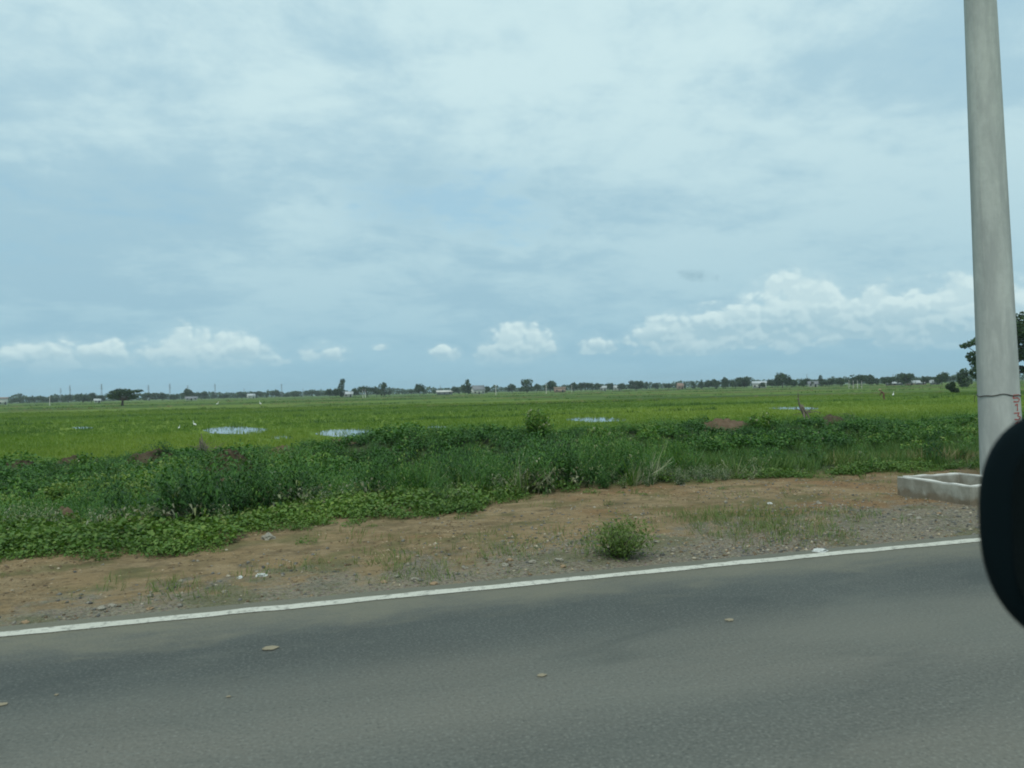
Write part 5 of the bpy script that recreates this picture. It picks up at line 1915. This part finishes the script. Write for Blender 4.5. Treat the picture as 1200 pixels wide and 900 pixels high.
# ------------------------------------------------------------------ the car the view is taken from: its side mirror shows on the right
def car():
    root = empty('car', (0.2, 0.0, 0.0))
    def loc(p): return Vector(p) - Vector((0.2, 0, 0))
    # mirror housing: a rounded shell, its outer end in view
    depth = 1.02
    outer = at_depth(1148, 608, depth)
    ctr_in = at_depth(1148 + 150, 606, depth * 1.0)
    axis_x = (ctr_in - outer)
    axis_x.z = 0
    # the mirror stands across the direction of travel, its outer end a little behind
    ax = Vector((0.30, -0.95, 0)).normalized()       # from the outer end inwards to the door
    nrm = Vector((-0.95, -0.30, 0)).normalized()     # glass faces rear and driver
    HW, HH, HD = 0.125, 0.150, 0.05
    view = (outer - Vector((0, 0, EYE))).normalized()
    c = outer + ax * HW
    bm = bmesh.new()
    bmesh.ops.create_uvsphere(bm, u_segments=48, v_segments=32, radius=1.0)
    for vv in bm.verts:
        p = vv.co
        f = lambda q, e: math.copysign(abs(q) ** e, q)
        a, b, d = f(p.x, 0.80), f(p.z, 0.80), f(p.y, 0.75)
        a, b = a * HW, b * HH
        dep = d * HD * (0.45 if d > 0 else 1.6)      # flat to the rear, bulging to the front
        vv.co = loc(c) + ax * a + Vector((0, 0, b)) + nrm * dep
    me = bpy.data.meshes.new('mirror_housing')
    bm.to_mesh(me)
    bm.free()
    hs = link('mirror_housing', me, M['black_plastic'], root, smooth=True)
    # glass, inset in the rear face
    n = 40
    V = [loc(c) + nrm * (HD * 0.45 + 0.001) + ax * 0.012]
    for k in range(n):
        t_ = 2 * math.pi * k / n
        a = math.copysign(abs(math.cos(t_)) ** 0.5, math.cos(t_)) * HW * 0.70
        b = math.copysign(abs(math.sin(t_)) ** 0.5, math.sin(t_)) * HH * 0.72
        V.append(V[0] + ax * a + Vector((0, 0, b)))
    link('mirror_glass', np_mesh('mirror_glass', [v_[:] for v_ in V], np.array([(0, 1 + k, 1 + (k + 1) % n) for k in range(n)])), M['mirror'], hs)
    # arm down to the door
    a0 = loc(c) + ax * HW * 0.8 + Vector((0, 0, -HH * 0.6))
    a1 = loc((c.x + 0.06, 0.60, 1.02))
    MB().tube([a0, a0.lerp(a1, 0.5) + Vector((0, 0, -0.03)), a1], [0.035, 0.03, 0.045], 12).build('mirror_arm', M['black_plastic'], root, True)
    # door skin, sill, wing, pillar and wheel, below and beside the field of view
    def panel(name, xs_, zs_, yf, mat):
        V, F = [], []
        for z in zs_:
            for x in xs_:
                V.append(loc((x, yf(x, z), z))[:])
        nx_ = len(xs_)
        for j in range(len(zs_) - 1):
            for i_ in range(nx_ - 1):
                a = j * nx_ + i_
                F.append((a, a + 1, a + nx_ + 1, a + nx_))
        V2 = [(v_[0], v_[1] - 0.04, v_[2]) for v_ in V]
        m_ = len(V)
        F2 = [tuple(m_ + q for q in f_[::-1]) for f_ in F]
        top0 = (len(zs_) - 1) * nx_
        F3 = [(top0 + i_, top0 + i_ + 1, m_ + top0 + i_ + 1, m_ + top0 + i_) for i_ in range(nx_ - 1)]
        return link(name, np_mesh(name, V + V2, np.array(F + F2 + F3)), mat, root, True)
    yf = lambda x, z: 0.62 - 0.16 * max(0, (z - 0.75)) ** 1.5 - 0.05 * max(0, 0.55 - z)
    door = panel('door', np.linspace(-0.55, 0.98, 10), np.linspace(0.38, 1.02, 8), yf, M['carpaint'])
    panel('front_wing', np.linspace(1.0, 1.25, 5), np.linspace(0.34, 0.98, 8), lambda x, z: yf(x, z) - 0.05 * max(0, x - 1.1), M['carpaint'])
    MB().box(-0.75, 1.05, 0.42, 0.585, 0.24, 0.36).build('sill', M['carpaint'], root)
    MB().tube([loc((1.42, 0.56, 0.98)), loc((1.02, 0.50, 1.40)), loc((0.72, 0.44, 1.72))], [0.045, 0.04, 0.04], 10).build('windscreen_pillar', M['carpaint'], root, True)
    MB().box(-0.28, -0.12, 0.585, 0.60, 0.86, 0.90).build('handle', M['black_plastic'], door)
    w = empty('wheel', (1.35, 0.50, 0.33))
    w.parent = root
    ty = []
    for k in range(33):
        t_ = 2 * math.pi * k / 32
        ty.append((math.cos(t_) * 0.255, 0, math.sin(t_) * 0.255))
    tb = MB().tube(ty, [0.075] * 33, 12)
    tb.build('tyre', M['rubber'], w, True)
    rmb = MB()
    rmb.tube([(0, 0.02, 0), (0, 0.07, 0)], [0.05, 0.045], 12)
    for k in range(5):
        t_ = 2 * math.pi * k / 5
        rmb.tube([(0, 0.05, 0), (math.cos(t_) * 0.2, 0.04, math.sin(t_) * 0.2)], [0.03, 0.022], 6)
    rmb.build('rim', M['alloy'], w, True)
    tag(root, 'dark car with a rounded black side mirror', 'car')


car()


# ------------------------------------------------------------------ haze: the air itself
def haze():
    mb = MB()
    mb.box(-2600, 2600, -2600, 2600, -2.2, 34.0)
    m = bpy.data.materials.new('haze_air')
    m.use_nodes = True
    nt = m.node_tree
    nt.nodes.clear()
    out = nt.nodes.new('ShaderNodeOutputMaterial')
    v = nt.nodes.new('ShaderNodeVolumePrincipled')
    v.inputs['Color'].default_value = (0.80, 0.92, 0.97, 1)
    v.inputs['Density'].default_value = 0.00017
    v.inputs['Anisotropy'].default_value = 0.0
    nt.links.new(v.outputs[0], out.inputs['Volume'])
    o = mb.build('haze', m)
    o['kind'] = 'stuff'
    return o


haze()
